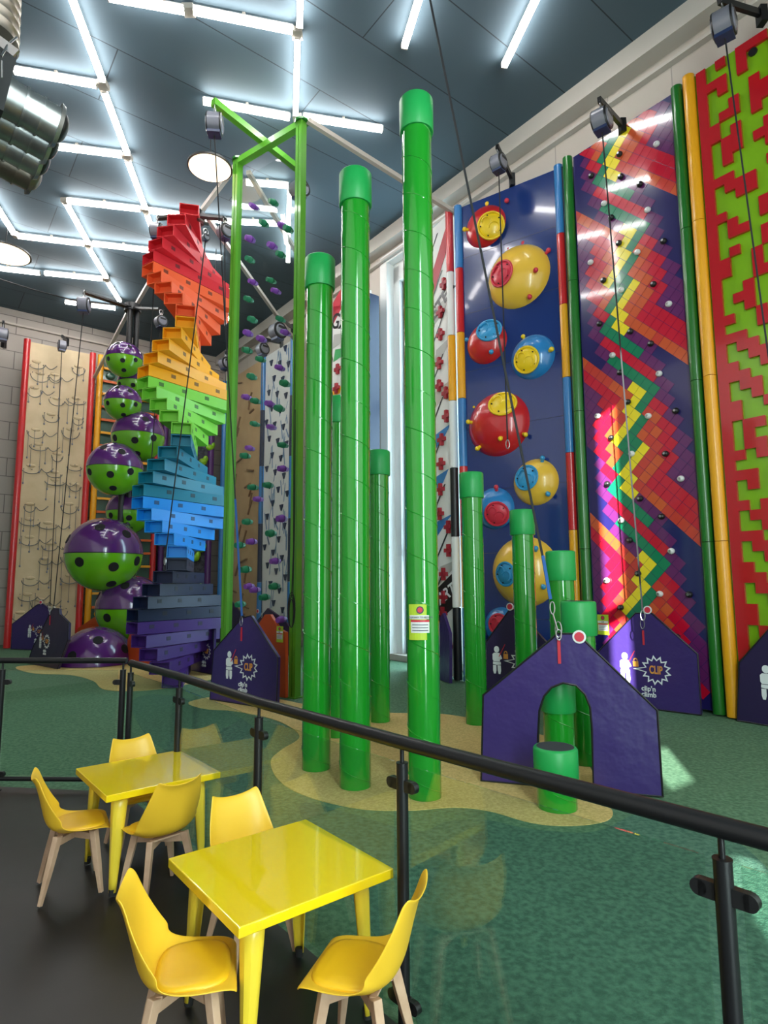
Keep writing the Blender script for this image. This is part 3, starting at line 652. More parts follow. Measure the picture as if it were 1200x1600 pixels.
# ================================================================== PROWS (purple belay gates)
def pictogram(fr, a, z, s, d, parent):
    b = MB(); c = [(a+.115*s*math.cos(k*PI/10), z+.86*s+.115*s*math.sin(k*PI/10)*1.15) for k in range(20)]
    d1 = d+.003
    b.prism(c, fr, d, d1)
    b.prism([(a-.19*s, z+.66*s), (a-.12*s, z+.72*s), (a+.12*s, z+.72*s), (a+.19*s, z+.62*s), (a+.24*s, z+.50*s), (a+.13*s, z+.44*s), (a+.14*s, z+.38*s), (a-.15*s, z+.38*s), (a-.19*s, z+.45*s)], fr, d, d1)
    b.prism([(a-.18*s, z+.26*s), (a-.17*s, z+.36*s), (a+.17*s, z+.36*s), (a+.18*s, z+.26*s), (a+.05*s, z+.24*s), (a-.05*s, z+.24*s)], fr, d, d1)
    for k in (-1, 1): b.prism([(a+k*.105*s-.075*s, z+.02*s), (a+k*.105*s-.04*s, z-.12*s), (a+k*.105*s+.04*s, z-.12*s), (a+k*.105*s+.075*s, z+.02*s), (a+k*.10*s+.07*s, z+.225*s), (a+k*.10*s-.075*s, z+.225*s)], fr, d, d1)
    tag(b.build('climber_pictogram', M['print'], parent, nosmooth=True), 'white climber figure')
    b = MB(); b.prism([(a+.09*s, z+.58*s), (a+.12*s, z+.57*s), (a+.40*s, z+1.08*s), (a+.375*s, z+1.09*s)], fr, d+.003, d+.006, 1)
    b.prism([(a+.30*s, z+.50*s), (a+.50*s, z+.50*s), (a+.50*s, z+.70*s), (a+.30*s, z+.70*s)], fr, d, d1)
    ring = [(math.cos(k*PI/8), math.sin(k*PI/8)) for k in range(9)]
    for k in range(8): b.prism([(a+.40*s+.08*s*ring[k][0], z+.72*s+.10*s*ring[k][1]), (a+.40*s+.045*s*ring[k][0], z+.72*s+.06*s*ring[k][1]), (a+.40*s+.045*s*ring[k+1][0], z+.72*s+.06*s*ring[k+1][1]), (a+.40*s+.08*s*ring[k+1][0], z+.72*s+.10*s*ring[k+1][1])], fr, d, d1)
    b.build('padlock_print', [M['printo'], M['strapred']], parent, nosmooth=True)
    b = MB(); cx, cz = a+1.12*s, z+.42*s; n = 13; ro = []; ri = []
    for k in range(2*n):
        th = PI+2*PI*k/(2*n); rad = (.55 if k % 2 == 0 else .39)*s
        if k == 0: rad = .82*s
        ro.append((cx+rad*math.cos(th), cz+rad*math.sin(th))); rq = rad-.055*s if k % 2 else rad-.10*s
        if k == 0: rq = .66*s
        ri.append((cx+rq*math.cos(th), cz+rq*math.sin(th)))
    for k in range(2*n):
        j = (k+1) % (2*n); b.prism([ro[k], ro[j], ri[j], ri[k]], fr, d, d1)
    b.build('starburst_print', M['print'], parent, nosmooth=True)
    text('CLIP', fr, cx, cz, d, .40*s, M['printo'], parent, 'clip_lettering', sx=.60, bold=.010*s)
    text("clip'n\nclimb", fr, cx-.30*s, cz-.80*s, d, .25*s, M['print'], parent, 'logo_lettering', bold=.006*s)
def prow(base, poly, label, m='prow', arch=None, logo=None, strap=None, th=.06, piping=True, badge=None, cat='belay gate'):
    P, Q = at(*base[0]), at(*base[1]); fr = Fr(P, Q)
    t = empty('belay_gate', fr.P(fr.w/2, 0, -th/2), label, cat)
    pp = [fr.px(u, v) for u, v in poly]; pp = [(a, max(z, .015)) for a, z in pp]
    b = MB()
    b.prism(pp, fr, -th, 0)
    b.build('fabric_panel', M[m], t, sharp=30)
    if piping:
        b = MB(); b.tube([fr.P(a, z, 0) for a, z in pp], .011, 6, closed=True); b.build('piping', M['black'], t)
    if logo: a, z = fr.px(logo[0], logo[1]); pictogram(fr, a, z, logo[2], .004, t)
    if badge:
        a, z = fr.px(*badge); b = MB(); b.cyl(fr.P(a, z, 0), fr.P(a, z, .012), .062, n=20); b.cyl(fr.P(a, z, .012), fr.P(a, z, .016), .045, n=20, mi=1); tag(b.build('badge', [M['print'], M['pink']], t), 'round red and white badge')
    if strap:
        a, z = fr.px(*strap); b = MB(); b.fbox(fr, a-.014, a+.014, z-.22, z, .004, .016); tag(b.build('strap', M['strapred'], t, nosmooth=True), 'red strap')
        b = MB(); cx = fr.P(a, z+.10, .02)
        b.tube([cx+fr.x*.03*math.cos(k*PI/6)+UP*.075*math.sin(k*PI/6) for k in range(12)], .006, 6, closed=True); b.build('carabiner', M['steel'], t)
    return t, fr
# near arched gate: base line through both feet
arch = [(843, 1240), (841, 1150), (843, 1110), (850, 1088), (862, 1074), (880, 1067), (900, 1071), (914, 1085), (922, 1105), (925, 1140), (928, 1252)]
gA, fA = prow(((752, 1222), (1033, 1247)), [(752, 1222), (755, 1086), (862, 998), (870, 990), (902, 990), (1027, 1110), (1036, 1250)] + arch[::-1], 'large purple arched fabric gate straddling the green pillars', strap=(873, 1000), badge=(905, 995), th=.05)
for k, (u0, u1) in enumerate(((752, 843), (928, 1036))):
    a0_, _ = fA.px(u0, 1225); a1_, _ = fA.px(u1, 1245); b = MB()
    b.fbox(fA, min(a0_, a1_)+.02, max(a0_, a1_)-.02, .02, .05, -.06, -.02); b.build('hem', M['prowdk'], gA, nosmooth=True)
prow(((893, 1093), (1095, 1119)), [(893, 1093), (905, 1050), (935, 1018), (993, 958), (1018, 958), (1090, 1022), (1096, 1119)], 'purple gate with CLIP starburst under the rainbow tile wall', logo=(978, 1061, .41), strap=(1005, 985), badge=(1012, 953))
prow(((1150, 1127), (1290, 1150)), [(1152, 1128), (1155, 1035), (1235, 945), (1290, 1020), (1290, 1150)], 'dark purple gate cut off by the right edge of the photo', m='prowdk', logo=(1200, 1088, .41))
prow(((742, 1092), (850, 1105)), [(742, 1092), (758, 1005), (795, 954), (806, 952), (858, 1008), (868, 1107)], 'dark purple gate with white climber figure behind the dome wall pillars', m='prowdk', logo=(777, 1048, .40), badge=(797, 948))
prow(((328, 1094), (431, 1110)), [(328, 1094), (334, 1016), (378, 966), (392, 962), (434, 1027), (432, 1110)], 'purple gate with CLIP starburst at the foot of the green frame', logo=(358, 1056, .40), strap=(378, 980), cat='belay gate')
prow(((297, 1048), (333, 1055)), [(297, 1048), (296, 1002), (316, 952), (322, 952), (334, 985), (333, 1055)], 'narrow purple gate seen nearly edge-on beside the twisted tower', logo=(309, 1026, .34), strap=(317, 960))
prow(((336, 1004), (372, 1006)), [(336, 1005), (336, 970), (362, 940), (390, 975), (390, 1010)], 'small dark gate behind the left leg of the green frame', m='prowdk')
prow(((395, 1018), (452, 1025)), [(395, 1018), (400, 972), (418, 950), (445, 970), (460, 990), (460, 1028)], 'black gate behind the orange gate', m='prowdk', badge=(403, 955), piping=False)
tO, fO = prow(((406, 1085), (446, 1092)), [(404, 1085), (404, 975), (414, 960), (422, 960), (436, 983), (446, 988), (446, 1092)], 'orange gate between the CLIP gate and the green frame', m='orangeprow', piping=False)
a, z = fO.px(438, 991); sign(fO, a, z, .01, .17, tO)
prow(((17, 1015), (75, 1017)), [(17, 1015), (19, 975), (58, 945), (66, 943), (80, 955), (85, 1018)], 'purple gate at far left standing against the cream wire wall', logo=(46, 994, .34), badge=(64, 941))
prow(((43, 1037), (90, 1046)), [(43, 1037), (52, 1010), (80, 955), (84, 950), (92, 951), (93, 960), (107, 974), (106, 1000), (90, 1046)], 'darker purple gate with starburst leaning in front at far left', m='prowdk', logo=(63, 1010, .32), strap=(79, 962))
prow(((119, 1012), (165, 1016)), [(119, 1013), (121, 982), (152, 961), (165, 975), (168, 1016)], 'orange gate behind the big lower purple ball', m='orangeprow', piping=False)
prow(((212, 1040), (234, 1044)), [(198, 1046), (199, 1000), (205, 985), (236, 1010), (234, 1058)], 'orange gate tucked behind the base of the twisted tower', m='orangeprow', piping=False)
prow(((687, 1063), (702, 1069)), [(687, 1063), (687, 965), (692, 958), (702, 990), (702, 1069)], 'narrow purple gate just right of the tallest pillar', m='prow', piping=False)

# ================================================================== BALL TOWER
gb = at(182, 1030); depth0 = gb.y
zt = hat(208, 482, gb)
t = empty('ball_tower', V3((gb.x, gb.y, 0)), 'tower of purple and green balls stacked around a black pole', 'climbing tower')
b = MB()
for k in range(3):
    th = k*2.09+.4; b.cyl(gb+V3((.12*math.cos(th), .12*math.sin(th), .01)), gb+V3((.12*math.cos(th), .12*math.sin(th), zt)), .075, n=12)
b.cyl(gb+UP*(zt-.1), gb+UP*(zt+.1), .22, n=16); b.cyl(gb+UP*.01, gb+UP*.1, .4, n=24)
b.build('pole', M['black'], t)
def ball(u, v, rp, dy, parent, dome_=False):
    y = depth0+dy; c = dep(u, v, y); sc_ = ((c-CAM).dot(V3((0, ct_, st_))))/F; r = rp*sc_
    ax = V3((.0, 0, 1)); o = empty('ball', c-UP*(0 if dome_ else 0)); C.objects.unlink(o); bpy.data.objects.remove(o)
    b = MB()
    if not dome_:
        b.ell(c, r, r, r, nu=40, nv=12, v0=.012, v1=PI/2-.02); bl = b.build('ball', M['ballpurple'], parent, sharp=80)
        b = MB(); b.ell(c, r, r, r, nu=40, nv=12, v0=-PI/2+.02, v1=-.012); tag(b.build('lower_half', M['ballgreen'], bl, sharp=80), 'lime green lower half')
        b = MB(); b.cyl(c-UP*.012*r, c+UP*.012*r, r*.994, n=40, caps=True); b.build('seam_band', M['hole'], bl)
    else:
        c = V3((c.x, c.y, .02)); b.ell(c, r, r, r, nu=40, nv=12, v0=.0, v1=PI/2-.02); bl = b.build('ball', M['ballpurple'], parent, sharp=80)
    tocam = (CAM-c); tocam.z = 0; tocam.normalize(); side = V3((-tocam.y, tocam.x, 0))
    spots = [(.05, -.38), (-.85, -.25), (.78, -.2), (.45, .55), (-.4, .75), (2.2, -.3), (-2.2, -.3), (2.6, .6), (.15, -.95), (1.6, .5), (-1.6, .4)]
    if dome_: spots = [(-.1, .75), (.75, .42), (-.8, .3), (1.8, .6), (2.8, .5)]
    rot = rr.uniform(-.25, .25)
    for az, el in spots:
        n_ = (tocam*math.cos(az+rot)+side*math.sin(az+rot))*math.cos(el)+UP*math.sin(el)
        x = n_.cross(UP); x = x.normalized() if x.length > .01 else V3((1, 0, 0)); y_ = x.cross(n_)
        b = MB(); h = .13*r; N = 18; inner = [c+n_*(r*.975)+x*h*math.cos(2*PI*k/N)+y_*h*math.sin(2*PI*k/N) for k in range(N)]
        outer = [c+n_*(r*1.003)+x*h*math.cos(2*PI*k/N)+y_*h*math.sin(2*PI*k/N) for k in range(N)]
        b.add(inner+outer, [tuple(range(N)), tuple(range(N, 2*N))]+[(k, (k+1) % N, N+(k+1) % N, N+k) for k in range(N)])
        b.build('hand_hole', M['hole'], bl)
    return bl
rr = random.Random(4)
for u, v, rp, dy in ((194, 562, 27.5, -.35), (212, 600, 27, .25), (192, 630, 28, -.45), (216, 682, 39.5, -.1), (180, 733, 41.5, -.55), (202, 800, 34, .45), (163, 866, 57, -.35), (204, 950, 51, .1)):
    ball(u, v, rp, dy, t)
ball(150, 1040, 56, -.9, t, True)

# ================================================================== TWISTED BOARD TOWER
gs = at(277, 1062); top = hat(303, 364, gs); hub = hat(303, 337, gs)
t = empty('twisted_board_tower', V3((gs.x, gs.y, 0)), 'rainbow tower of forty stacked boards twisting around a pole', 'climbing tower')
b = MB()
for k in range(3):
    th = k*2.09; b.cyl(gs+V3((.09*math.cos(th), .09*math.sin(th), top-.3)), gs+V3((.09*math.cos(th), .09*math.sin(th), hub)), .055, n=12)
b.cyl(gs+UP*(hub-.12), gs+UP*(hub+.06), .26, n=20); b.build('pole', M['black'], t)
step = (top-.01)/40; angs = [236, 247, 259, 271, 284]; Lh = 1.08; wd_ = .19
for i in range(40):
    c_, k = divmod(i, 5); end_first = c_ % 2 == 0
    an = R(angs[4-k] if end_first else angs[k]); d = V3((math.cos(an), math.sin(an), 0)); x = V3((-d.y, d.x, 0))
    z0 = .012+i*step; z1 = z0+step-.012; cz = (z0+z1)/2; hh = (z1-z0)/2
    b = MB(); wl = .018
    b.obox(V3((gs.x, gs.y, z1-wl/2)), d*Lh, x*wd_, UP*wl/2); b.obox(V3((gs.x, gs.y, z0+wl/2)), d*Lh, x*wd_, UP*wl/2)
    for s_ in (-1, 1): b.obox(V3((gs.x, gs.y, cz))+x*s_*(wd_-wl/2), d*Lh, x*wl/2, UP*(hh-wl))
    b.obox(V3((gs.x, gs.y, cz)), d*(Lh-.16), x*(wd_-wl), UP*(hh-wl))
    for s_ in (-1, 1):
        for q_ in (-.62, -.08, .46) if i % 2 else (-.35, .2, .72):
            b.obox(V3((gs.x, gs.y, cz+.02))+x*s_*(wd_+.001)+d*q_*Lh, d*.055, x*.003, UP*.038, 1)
    # far end tapers a little
    dk = [c*.25 for c in TOWER[c_][1]]  # board colour darkened: shade of the side holes put into the colour
    if 'dk'+TOWER[c_][0] not in M: M['dk'+TOWER[c_][0]] = mat(TOWER[c_][0]+'_hole_shade', tuple(dk), .6)
    o = b.build('board', [M[TOWER[c_][0]], M['dk'+TOWER[c_][0]]], t, nosmooth=True)
    o['label'] = TOWER[c_][0].split('_')[1]+' hollow board'

# ================================================================== AUTO BELAYS
def belay(pos, label, frm=None, to=None, size=.19, blue=False, axis=None, webm='web', web2=None, slack=None):
    pos = V3(pos); t = empty('auto_belay', pos, label, 'auto belay', 'auto belay devices')
    ax = V3(axis) if axis else V3((.75, -.66, 0)); ax.normalize(); y = ax.cross(UP).normalized(); r = size
    b = MB(); b.cyl(pos-ax*r*.55, pos+ax*r*.55, r, n=24); b.build('drum', M['belay'], t)
    for s_ in (-1, 1):
        b = MB(); b.cyl(pos+ax*r*.54*s_, pos+ax*r*.66*s_, r*1.02, r*.96, n=24, mi=0); b.cyl(pos+ax*r*.60*s_, pos+ax*r*.76*s_, r*.82, r*.66, n=20, mi=1); b.obox(pos+ax*r*.70*s_+UP*r*.35, ax*r*.075, y*r*.5, UP*r*.16, 0)
        b.build('side_cover', [M['black'], M['belay']], t)
    b = MB(); b.obox(pos-UP*r*.70, ax*r*.58, y*r*.52, UP*r*.42); b.build('housing', M['belayblue'], t, nosmooth=True)
    b = MB()
    for s_ in (-1, 1): b.tube([pos+UP*r*.8+y*r*.35*s_, pos+UP*r*1.3+y*r*.12*s_, pos+UP*r*1.65], .012, 6)
    b.tube([pos+UP*r*1.7+y*.05*math.cos(k*PI/4)+UP*.07*math.sin(k*PI/4) for k in range(8)], .009, 6, closed=True)
    b.build('hook', M['steel'], t)
    if frm is not None:
        frm = V3(frm); b = MB(); tip = pos+UP*r*1.8+(pos+UP*r*1.8-frm).normalized()*.06; b.bar(frm, tip, .06, .10); b.bar(frm+V3((0, 0, -.16)), frm+V3((0, 0, .10)), .14, .10); b.build('bracket', M['black'], t, nosmooth=True)
    if to is not None:
        to = V3(to); st = pos-UP*r*.9; b = MB(); b.bar(st, to, .022, .006, up=V3((0, 1, 0))); b.build('webbing', M[webm], t, nosmooth=True)
        b = MB(); b.tube([to-UP*.06+ax*.03*math.cos(k*PI/5)+UP*.07*math.sin(k*PI/5) for k in range(10)], .008, 6, closed=True); b.build('carabiner', M['steel'], t)
    return t
def bracketed(u, v, wallfr, dd, a_uv, to, label, **k):
    p = onp(u, v, wallfr.O+wallfr.n*dd, wallfr.n); aa, zz = wallfr.px(*a_uv); return belay(p, label, frm=wallfr.P(aa, zz, 0), to=to, **k)
bracketed(779, 255, D, .75, (800, 280), dep(793, 688, 8.9), 'auto belay above the blue dome wall', size=.17)
bracketed(940, 188, RW, .95, (972, 196), dep(1004, 955, 8.55), 'auto belay above the rainbow tile wall', size=.19)
bracketed(1131, 38, MZ, .75, (1190, 22), dep(1212, 640, 7.2), 'auto belay above the maze wall at top right', size=.20)
# left wall
bracketed(97, 540, L1, .8, (104, 533), dep(78, 948, 16.9), 'auto belay in front of the cream wire wall', size=.17, axis=(1, .8, 0))
bracketed(4, 522, L1, .8, (6, 536), None, 'auto belay at the far left edge of the picture', size=.2, axis=(1, .8, 0))
# far corner
bracketed(410, 546, T3, .9, (440, 536), dep(409, 958, 17.0), 'auto belay over the triangle wall, lower of two', size=.2)
bracketed(434, 518, T3, 1.5, (457, 512), None, 'auto belay at the top of the triangle wall beside the frame leg', size=.24)
bracketed(352, 568, T4, .9, (358, 548), dep(362, 940, 19.5), 'auto belay in the far corner above the plywood wall', size=.22)
# tower tops: arms
def arm(root, base, u, v, y, w=.16):
    tip = dep(u, v, y); b = MB(); b.bar(base, tip, w, .05); b.build('arm', M['black'], root, nosmooth=True); return tip
bt = bpy.data.objects['ball_tower']; hb = V3((gb.x, gb.y, zt))
tp = arm(bt, hb, 132, 457, 15.0); belay(tp-UP*.34, 'auto belay on the left arm of the ball tower', to=dep(84, 948, 14.6), size=.2, axis=(1, .2, 0))
tp = arm(bt, hb, 252, 483, 14.9); belay(tp-UP*.34, 'auto belay on the right arm of the ball tower', to=dep(234, 762, 14.6), size=.15)
tt_ = bpy.data.objects['twisted_board_tower']; hs = V3((gs.x, gs.y, hub))
tp = arm(tt_, hs, 246, 341, 12.2); belay(tp-UP*.30, 'auto belay on the left arm of the twisted tower', to=dep(234, 560, 12.0), size=.17, axis=(1, 0, 0))
tp = arm(tt_, hs, 352, 342, 12.2); belay(tp-UP*.30, 'auto belay on the right arm of the twisted tower', to=dep(352, 500, 11.9), size=.16)
tp = arm(tt_, hs, 322, 350, 11.0, w=.1); belay(tp-UP*.28, 'auto belay hanging in front of the top red board', to=dep(258, 872, 11.2), size=.07)
# long tape from the ceiling to the arched gate
pA = fA.P(*fA.px(868, 962, .05), .05); pc = onp(668, -10, V3((1, pA.y+0, 0)), V3((0, 1, 0)))
b = MB(); q0 = V3((pA.x-1.22, pA.y+.0, 0)); st = dep(668, -20, pA.y*1.0)
t = empty('belay_tape', pA, 'long dark belay tape running up from the arched gate to the ceiling', 'rope')
b.bar(st, dep(850, 880, pA.y), .022, .010, up=V3((0, 1, 0))); b.build('webbing', M['web'], t, nosmooth=True)
b = MB(); b.bar(dep(848, 868, pA.y), dep(860, 936, pA.y), .03, .014, up=V3((0, 1, 0))); b.build('tape_end', M['webblue'], t, nosmooth=True)
b = MB(); b.tube([dep(863, 950, pA.y)+V3((.022*math.cos(k*PI/6), 0, .06*math.sin(k*PI/6))) for k in range(12)], .006, 6, closed=True)
b.tube([dep(864, 960, pA.y), dep(871, 985, pA.y)], .008, 6); b.tube([dep(873, 992, pA.y)+V3((.025*math.cos(k*PI/6), 0, .05*math.sin(k*PI/6))) for k in range(12)], .006, 6, closed=True); b.build('carabiner', M['steel'], t)

# ================================================================== GREEN STEEL FRAME
gR = at(460, 1090); zf = hat(470, 190, gR); gL = at(372, 250, zf); gL = V3((gL.x, gL.y, 0))
GF = Fr(gL, gR)
t = empty('steel_frame_tower', GF.P(GF.w/2, 0), 'bright green steel frame with a clear panel of green and purple holds', 'climbing frame')
for a in (0, GF.w):
    b = MB(); b.fbox(GF, a-.075, a-.01, .01, zf, -.07, .07); b.fbox(GF, a+.01, a+.075, .01, zf, -.07, .07); b.fbox(GF, a-.01, a+.01, .01, zf, -.05, .04)
    b.fbox(GF, a-.12, a+.12, .006, .02, -.12, .12)
    b.build('post', M['framegreen'], t, nosmooth=True)
b = MB(); b.fbox(GF, -.05, GF.w+.05, zf-.13, zf, -.07, .07); b.build('top_beam', M['framegreen'], t, nosmooth=True)
cm = GF.P(GF.w*.42, zf+.07, 0); b = MB()
pa, pb = onp(376, 183, cm, GF.x), None
b.bar(cm+GF.n*1.25+GF.x*.0, cm-GF.n*1.15, .12, .13); b.build('cross_beam', M['framegreen'], t, nosmooth=True)
b = MB(); b.fbox(GF, .09, GF.w-.09, .4, zf-.5, -.008, .008); tag(b.build('clear_panel', M['acrylic'], t, nosmooth=True), 'clear acrylic sheet')
for a in (0, GF.w):
    b = MB(); b.cyl(GF.P(a, zf-.02, -.02), GF.P(a, zf+.02, -.02), .14, n=10); b.build('end_plate', M['darkgreen'], t)
HG = [(426, 315), (411, 348), (449, 357), (437.5, 397), (389, 405), (422.5, 437.5), (387, 467), (393, 499), (437, 498), (385, 546.6), (406, 560.7), (392, 588), (444, 598.6), (398, 626), (435, 637.6), (396.6, 662), (441, 695), (382, 711.7), (417.6, 757.6), (394, 761), (385, 815), (422, 833), (373.5, 851.6), (383, 889.6), (427.7, 916), (412, 933), (374, 944)]
HP = [(394.6, 321.7), (440, 352), (389.6, 372.5), (424, 383), (394, 440), (430, 454), (386, 520), (407, 529), (445, 519), (436, 574), (384, 620), (420, 630.6), (422.5, 667), (388.7, 700), (441, 732), (402, 779.6), (439, 810), (392, 846), (429, 876.5), (387.5, 916), (397, 921.6), (438, 968)]
rr = random.Random(9)
for lst, m_ in ((HG, 'holdgreen'), (HP, 'holdpurple')):
    for u, v in lst:
        a, z = GF.px(u, v, .04); a = min(max(a, .14), GF.w-.14); b = MB(); w_, h_ = rr.uniform(.055, .075), rr.uniform(.045, .07)
        b.cyl(GF.P(a, z, .01), GF.P(a+rr.uniform(-.02, .02), z-.01, .12), w_, w_*.72, n=10)
        b.cyl(GF.P(a, z, -.01), GF.P(a, z, -.09), w_*.9, w_*.6, n=10)
        b.build('hold', M[m_], t, sharp=50)
tF = t
b1_ = belay(cm+GF.n*1.2-UP*.42, 'auto belay on the front end of the green frame cross beam', to=dep(378, 952, 9.7) if 0 else None, size=.20, axis=(1, .1, 0))
frb = cm+GF.n*1.2-UP*.6
b = MB(); pe = dep(378, 962, at(378, 1102).y+.02); b.bar(frb, pe, .022, .006, up=V3((0, 1, 0))); b.bar(frb.lerp(pe, .78), pe, .032, .012, up=V3((0, 1, 0)), mi=1); b.build('webbing', [M['web'], M['webblue']], b1_, nosmooth=True)
belay(cm-GF.n*1.05-UP*.45, 'auto belay on the rear end of the green frame cross beam', to=cm-GF.n*1.05-UP*7.5, size=.20)
# coiled cable at the right leg
b = MB(); cx = GF.P(GF.w+.02, 0, .12)
for k in range(4):
    zc = 1.42+.02*k; b.tube([cx+GF.x*((.05+.012*k)*math.cos(j*PI/8))+UP*(zc+(.24+.02*k)*math.sin(j*PI/8)) for j in range(16)], .007, 5, closed=True)
b.tube([cx+UP*1.7, cx+UP*2.6+GF.x*.03, cx+UP*4.8+GF.x*.0, cx+UP*6.4], .008, 5); b.tube([cx+UP*1.7+GF.x*.03, cx+UP*3.2+GF.x*.05, cx+UP*5.0+GF.x*.03], .008, 5)
tag(b.build('coiled_cable', M['web']), 'black cable coiled on the right leg of the green frame', 'cable')

# ================================================================== CEILING BARS, LIGHTS
def tie(p, q, label):
    b = MB(); b.bar(p, q, .09, .09); tag(b.build('tie_bar', M['beige'], nosmooth=True), label, 'steel bar', 'steel tie bars between the towers')
topF0, topF1 = GF.P(0, zf+.02, -.1), GF.P(GF.w, zf+.02, -.1)
tie(hs+V3((.25, -.15, .05)), GF.P(-.17, zf+.02, -.1), 'pale steel bar from the twisted tower up to the green frame')
tie(hb+V3((.1, 0, .12)), hs+V3((-.25, .2, -.0)), 'pale steel bar from the ball tower up to the twisted tower')
tie(hb+V3((-.1, .1, .1)), W(.1, 5.2, 8.9), 'pale steel bar from the ball tower down to the left wall')
tie(GF.P(GF.w+.12, zf, -.05), D.P(-.1, 9.9, -.05), 'pale steel bar from the green frame across to the dome wall')
tie(GF.P(.15, zf-.25, -.15), W(9.0, .36, 10.0), 'pale steel bar from the left frame leg to the wall beyond')
tie(hs+V3((.3, .1, .0)), W(6.9, .36, 9.7), 'pale steel bar from the twisted tower to the triangle wall')
ZT = 11.26
TUBES = [((105, -22), (160, 125), 'nearest the top edge in the long left run'), ((162, 142), (199, 240), 'second in the long left run'), ((199, 250), (227, 325), 'third in the long left run'),
 ((229, 334), (243, 372), 'fourth in the long left run, crossing the tower arm'), ((245, 380), (258, 418), 'last in the long left run, behind the red boards'),
 ((22, 110), (150, 132), 'crossing in from the silver nozzles, upper'), ((47, 224), (190, 242), 'crossing in from the silver nozzles, lower'), ((105, 314), (219, 327), 'starting the middle cross row'), ((233, 329), (345, 345), 'second in the middle cross row behind the pole'), ((350, 346), (440, 350), 'third in the middle cross row behind the frame'),
 ((-22, 297), (22, 365), 'short one at the left edge running inward'), ((28, 369), (131, 381), 'first in the lower cross row'), ((145, 381), (240, 392), 'second in the lower cross row'), ((260, 393), (347, 403), 'third in the lower cross row, by the red boards'),
 ((103, 317), (138, 380), 'first of the inner diagonal run'), ((138, 387), (166, 433), 'second of the inner diagonal run'), ((168, 440), (187, 470), 'third of the inner diagonal run'),
 ((-40, 415), (62, 427), 'in the lowest row above the left lamp wall, left one'), ((70, 427), (160, 436), 'in the lowest row, right one'), ((102, 472), (180, 482), 'behind the ball tower arm near the left wall'),
 ((170, -5), (288, 16), 'along the top edge left of the joint'), ((302, 16), (457, 47), 'long one along the top edge right of the joint'), ((470, -30), (468, 40), 'at the top edge above the frame'), ((465, 58), (462, 178), 'pointing straight down to the green frame top'),
 ((318, 158), (452, 183), 'left of the green frame top'), ((475, 183), (597, 202), 'right of the green frame top'), ((660, -20), (632, 72), 'single, above the tallest pillar'), ((845, -18), (788, 102), 'single, right of the tallest pillar'),
 ((385, 285), (450, 290), 'seen through the top of the green frame'), ((452, 300), (451, 350), 'seen through the green frame, upper of two'), ((451, 354), (450, 408), 'seen through the green frame, lower of two'), ((332, 493), (358, 498), 'short one by the lower lamp near the corner')]
jn = []
for p, q_, lab in TUBES:
    P, Q = at(*p, ZT), at(*q_, ZT); d = (Q-P).normalized(); t = empty('tube_light', (P+Q)/2, 'white tube light '+lab, 'tube light', 'ceiling tube lights')
    b = MB(); b.bar(P, Q, .10, .09); b.build('diffuser', M['tube'], t, nosmooth=True)
    b = MB(); b.bar(P+UP*.065, Q+UP*.065, .06, .04); b.bar(P-d*.02, P, .11, .10); b.bar(Q, Q+d*.02, .11, .10)
    b.bar((P+Q)/2+UP*.08, (P+Q)/2+UP*.135, .05, .05); b.build('fitting', M['beige'], t, nosmooth=True); 
for k, (u, v) in enumerate(((161, 133), (199, 245), (228, 328), (138, 383), (166, 436), (295, 16), (464, 52), (465, 185), (25, 367), (103, 315))):
    p = at(u, v, ZT+.04); b = MB(); b.obox(p, V3((.09, 0, 0)), V3((0, .09, 0)), UP*.05); b.bar(p, p+UP*.095, .04, .04)
    tag(b.build('light_connector', M['beige'], nosmooth=True), 'small beige joint box between ceiling tubes, '+['by the upper nozzle tube', 'by the lower nozzle tube', 'at the middle cross row', 'inside the left diamond', 'at the lowest left joint', 'at the top edge', 'above the frame', 'on top of the green frame corner', 'at the left edge', 'at the start of the middle row'][k], 'connector', 'tube light joint boxes')
def pendant(u, v, z, rx, label, side=.9):
    p = at(u, v, z); t = empty('pendant_lamp', p, label, 'lamp', 'large round pendant lamps'); r = rx*((p-CAM).dot(V3((0, ct_, st_))))/F
    b = MB(); n = 40
    b.cyl(p+UP*.004, p+UP*.05, r*1.04, r*1.02, n=n); b.cyl(p+UP*.05, p+UP*.28, r*1.0, r*.22, n=n); b.build('shade', M['lampbody'], t)
    b = MB(); b.cyl(p-UP*.01, p+UP*.004, r*.96, n=n); b.build('diffuser', M['lampface'], t)
    b = MB(); b.cyl(p+UP*.28, V3((p.x, p.y, HC)), .012, n=6); b.build('rod', M['black'], t)
pendant(328, 263, 10.4, 33, 'large round glowing pendant lamp left of the green frame')
pendant(336, 452, 10.2, 24, 'smaller round glowing lamp between the red boards and the green frame')
pendant(8, 397, 10.4, 35, 'round glowing lamp at the left edge of the photo')

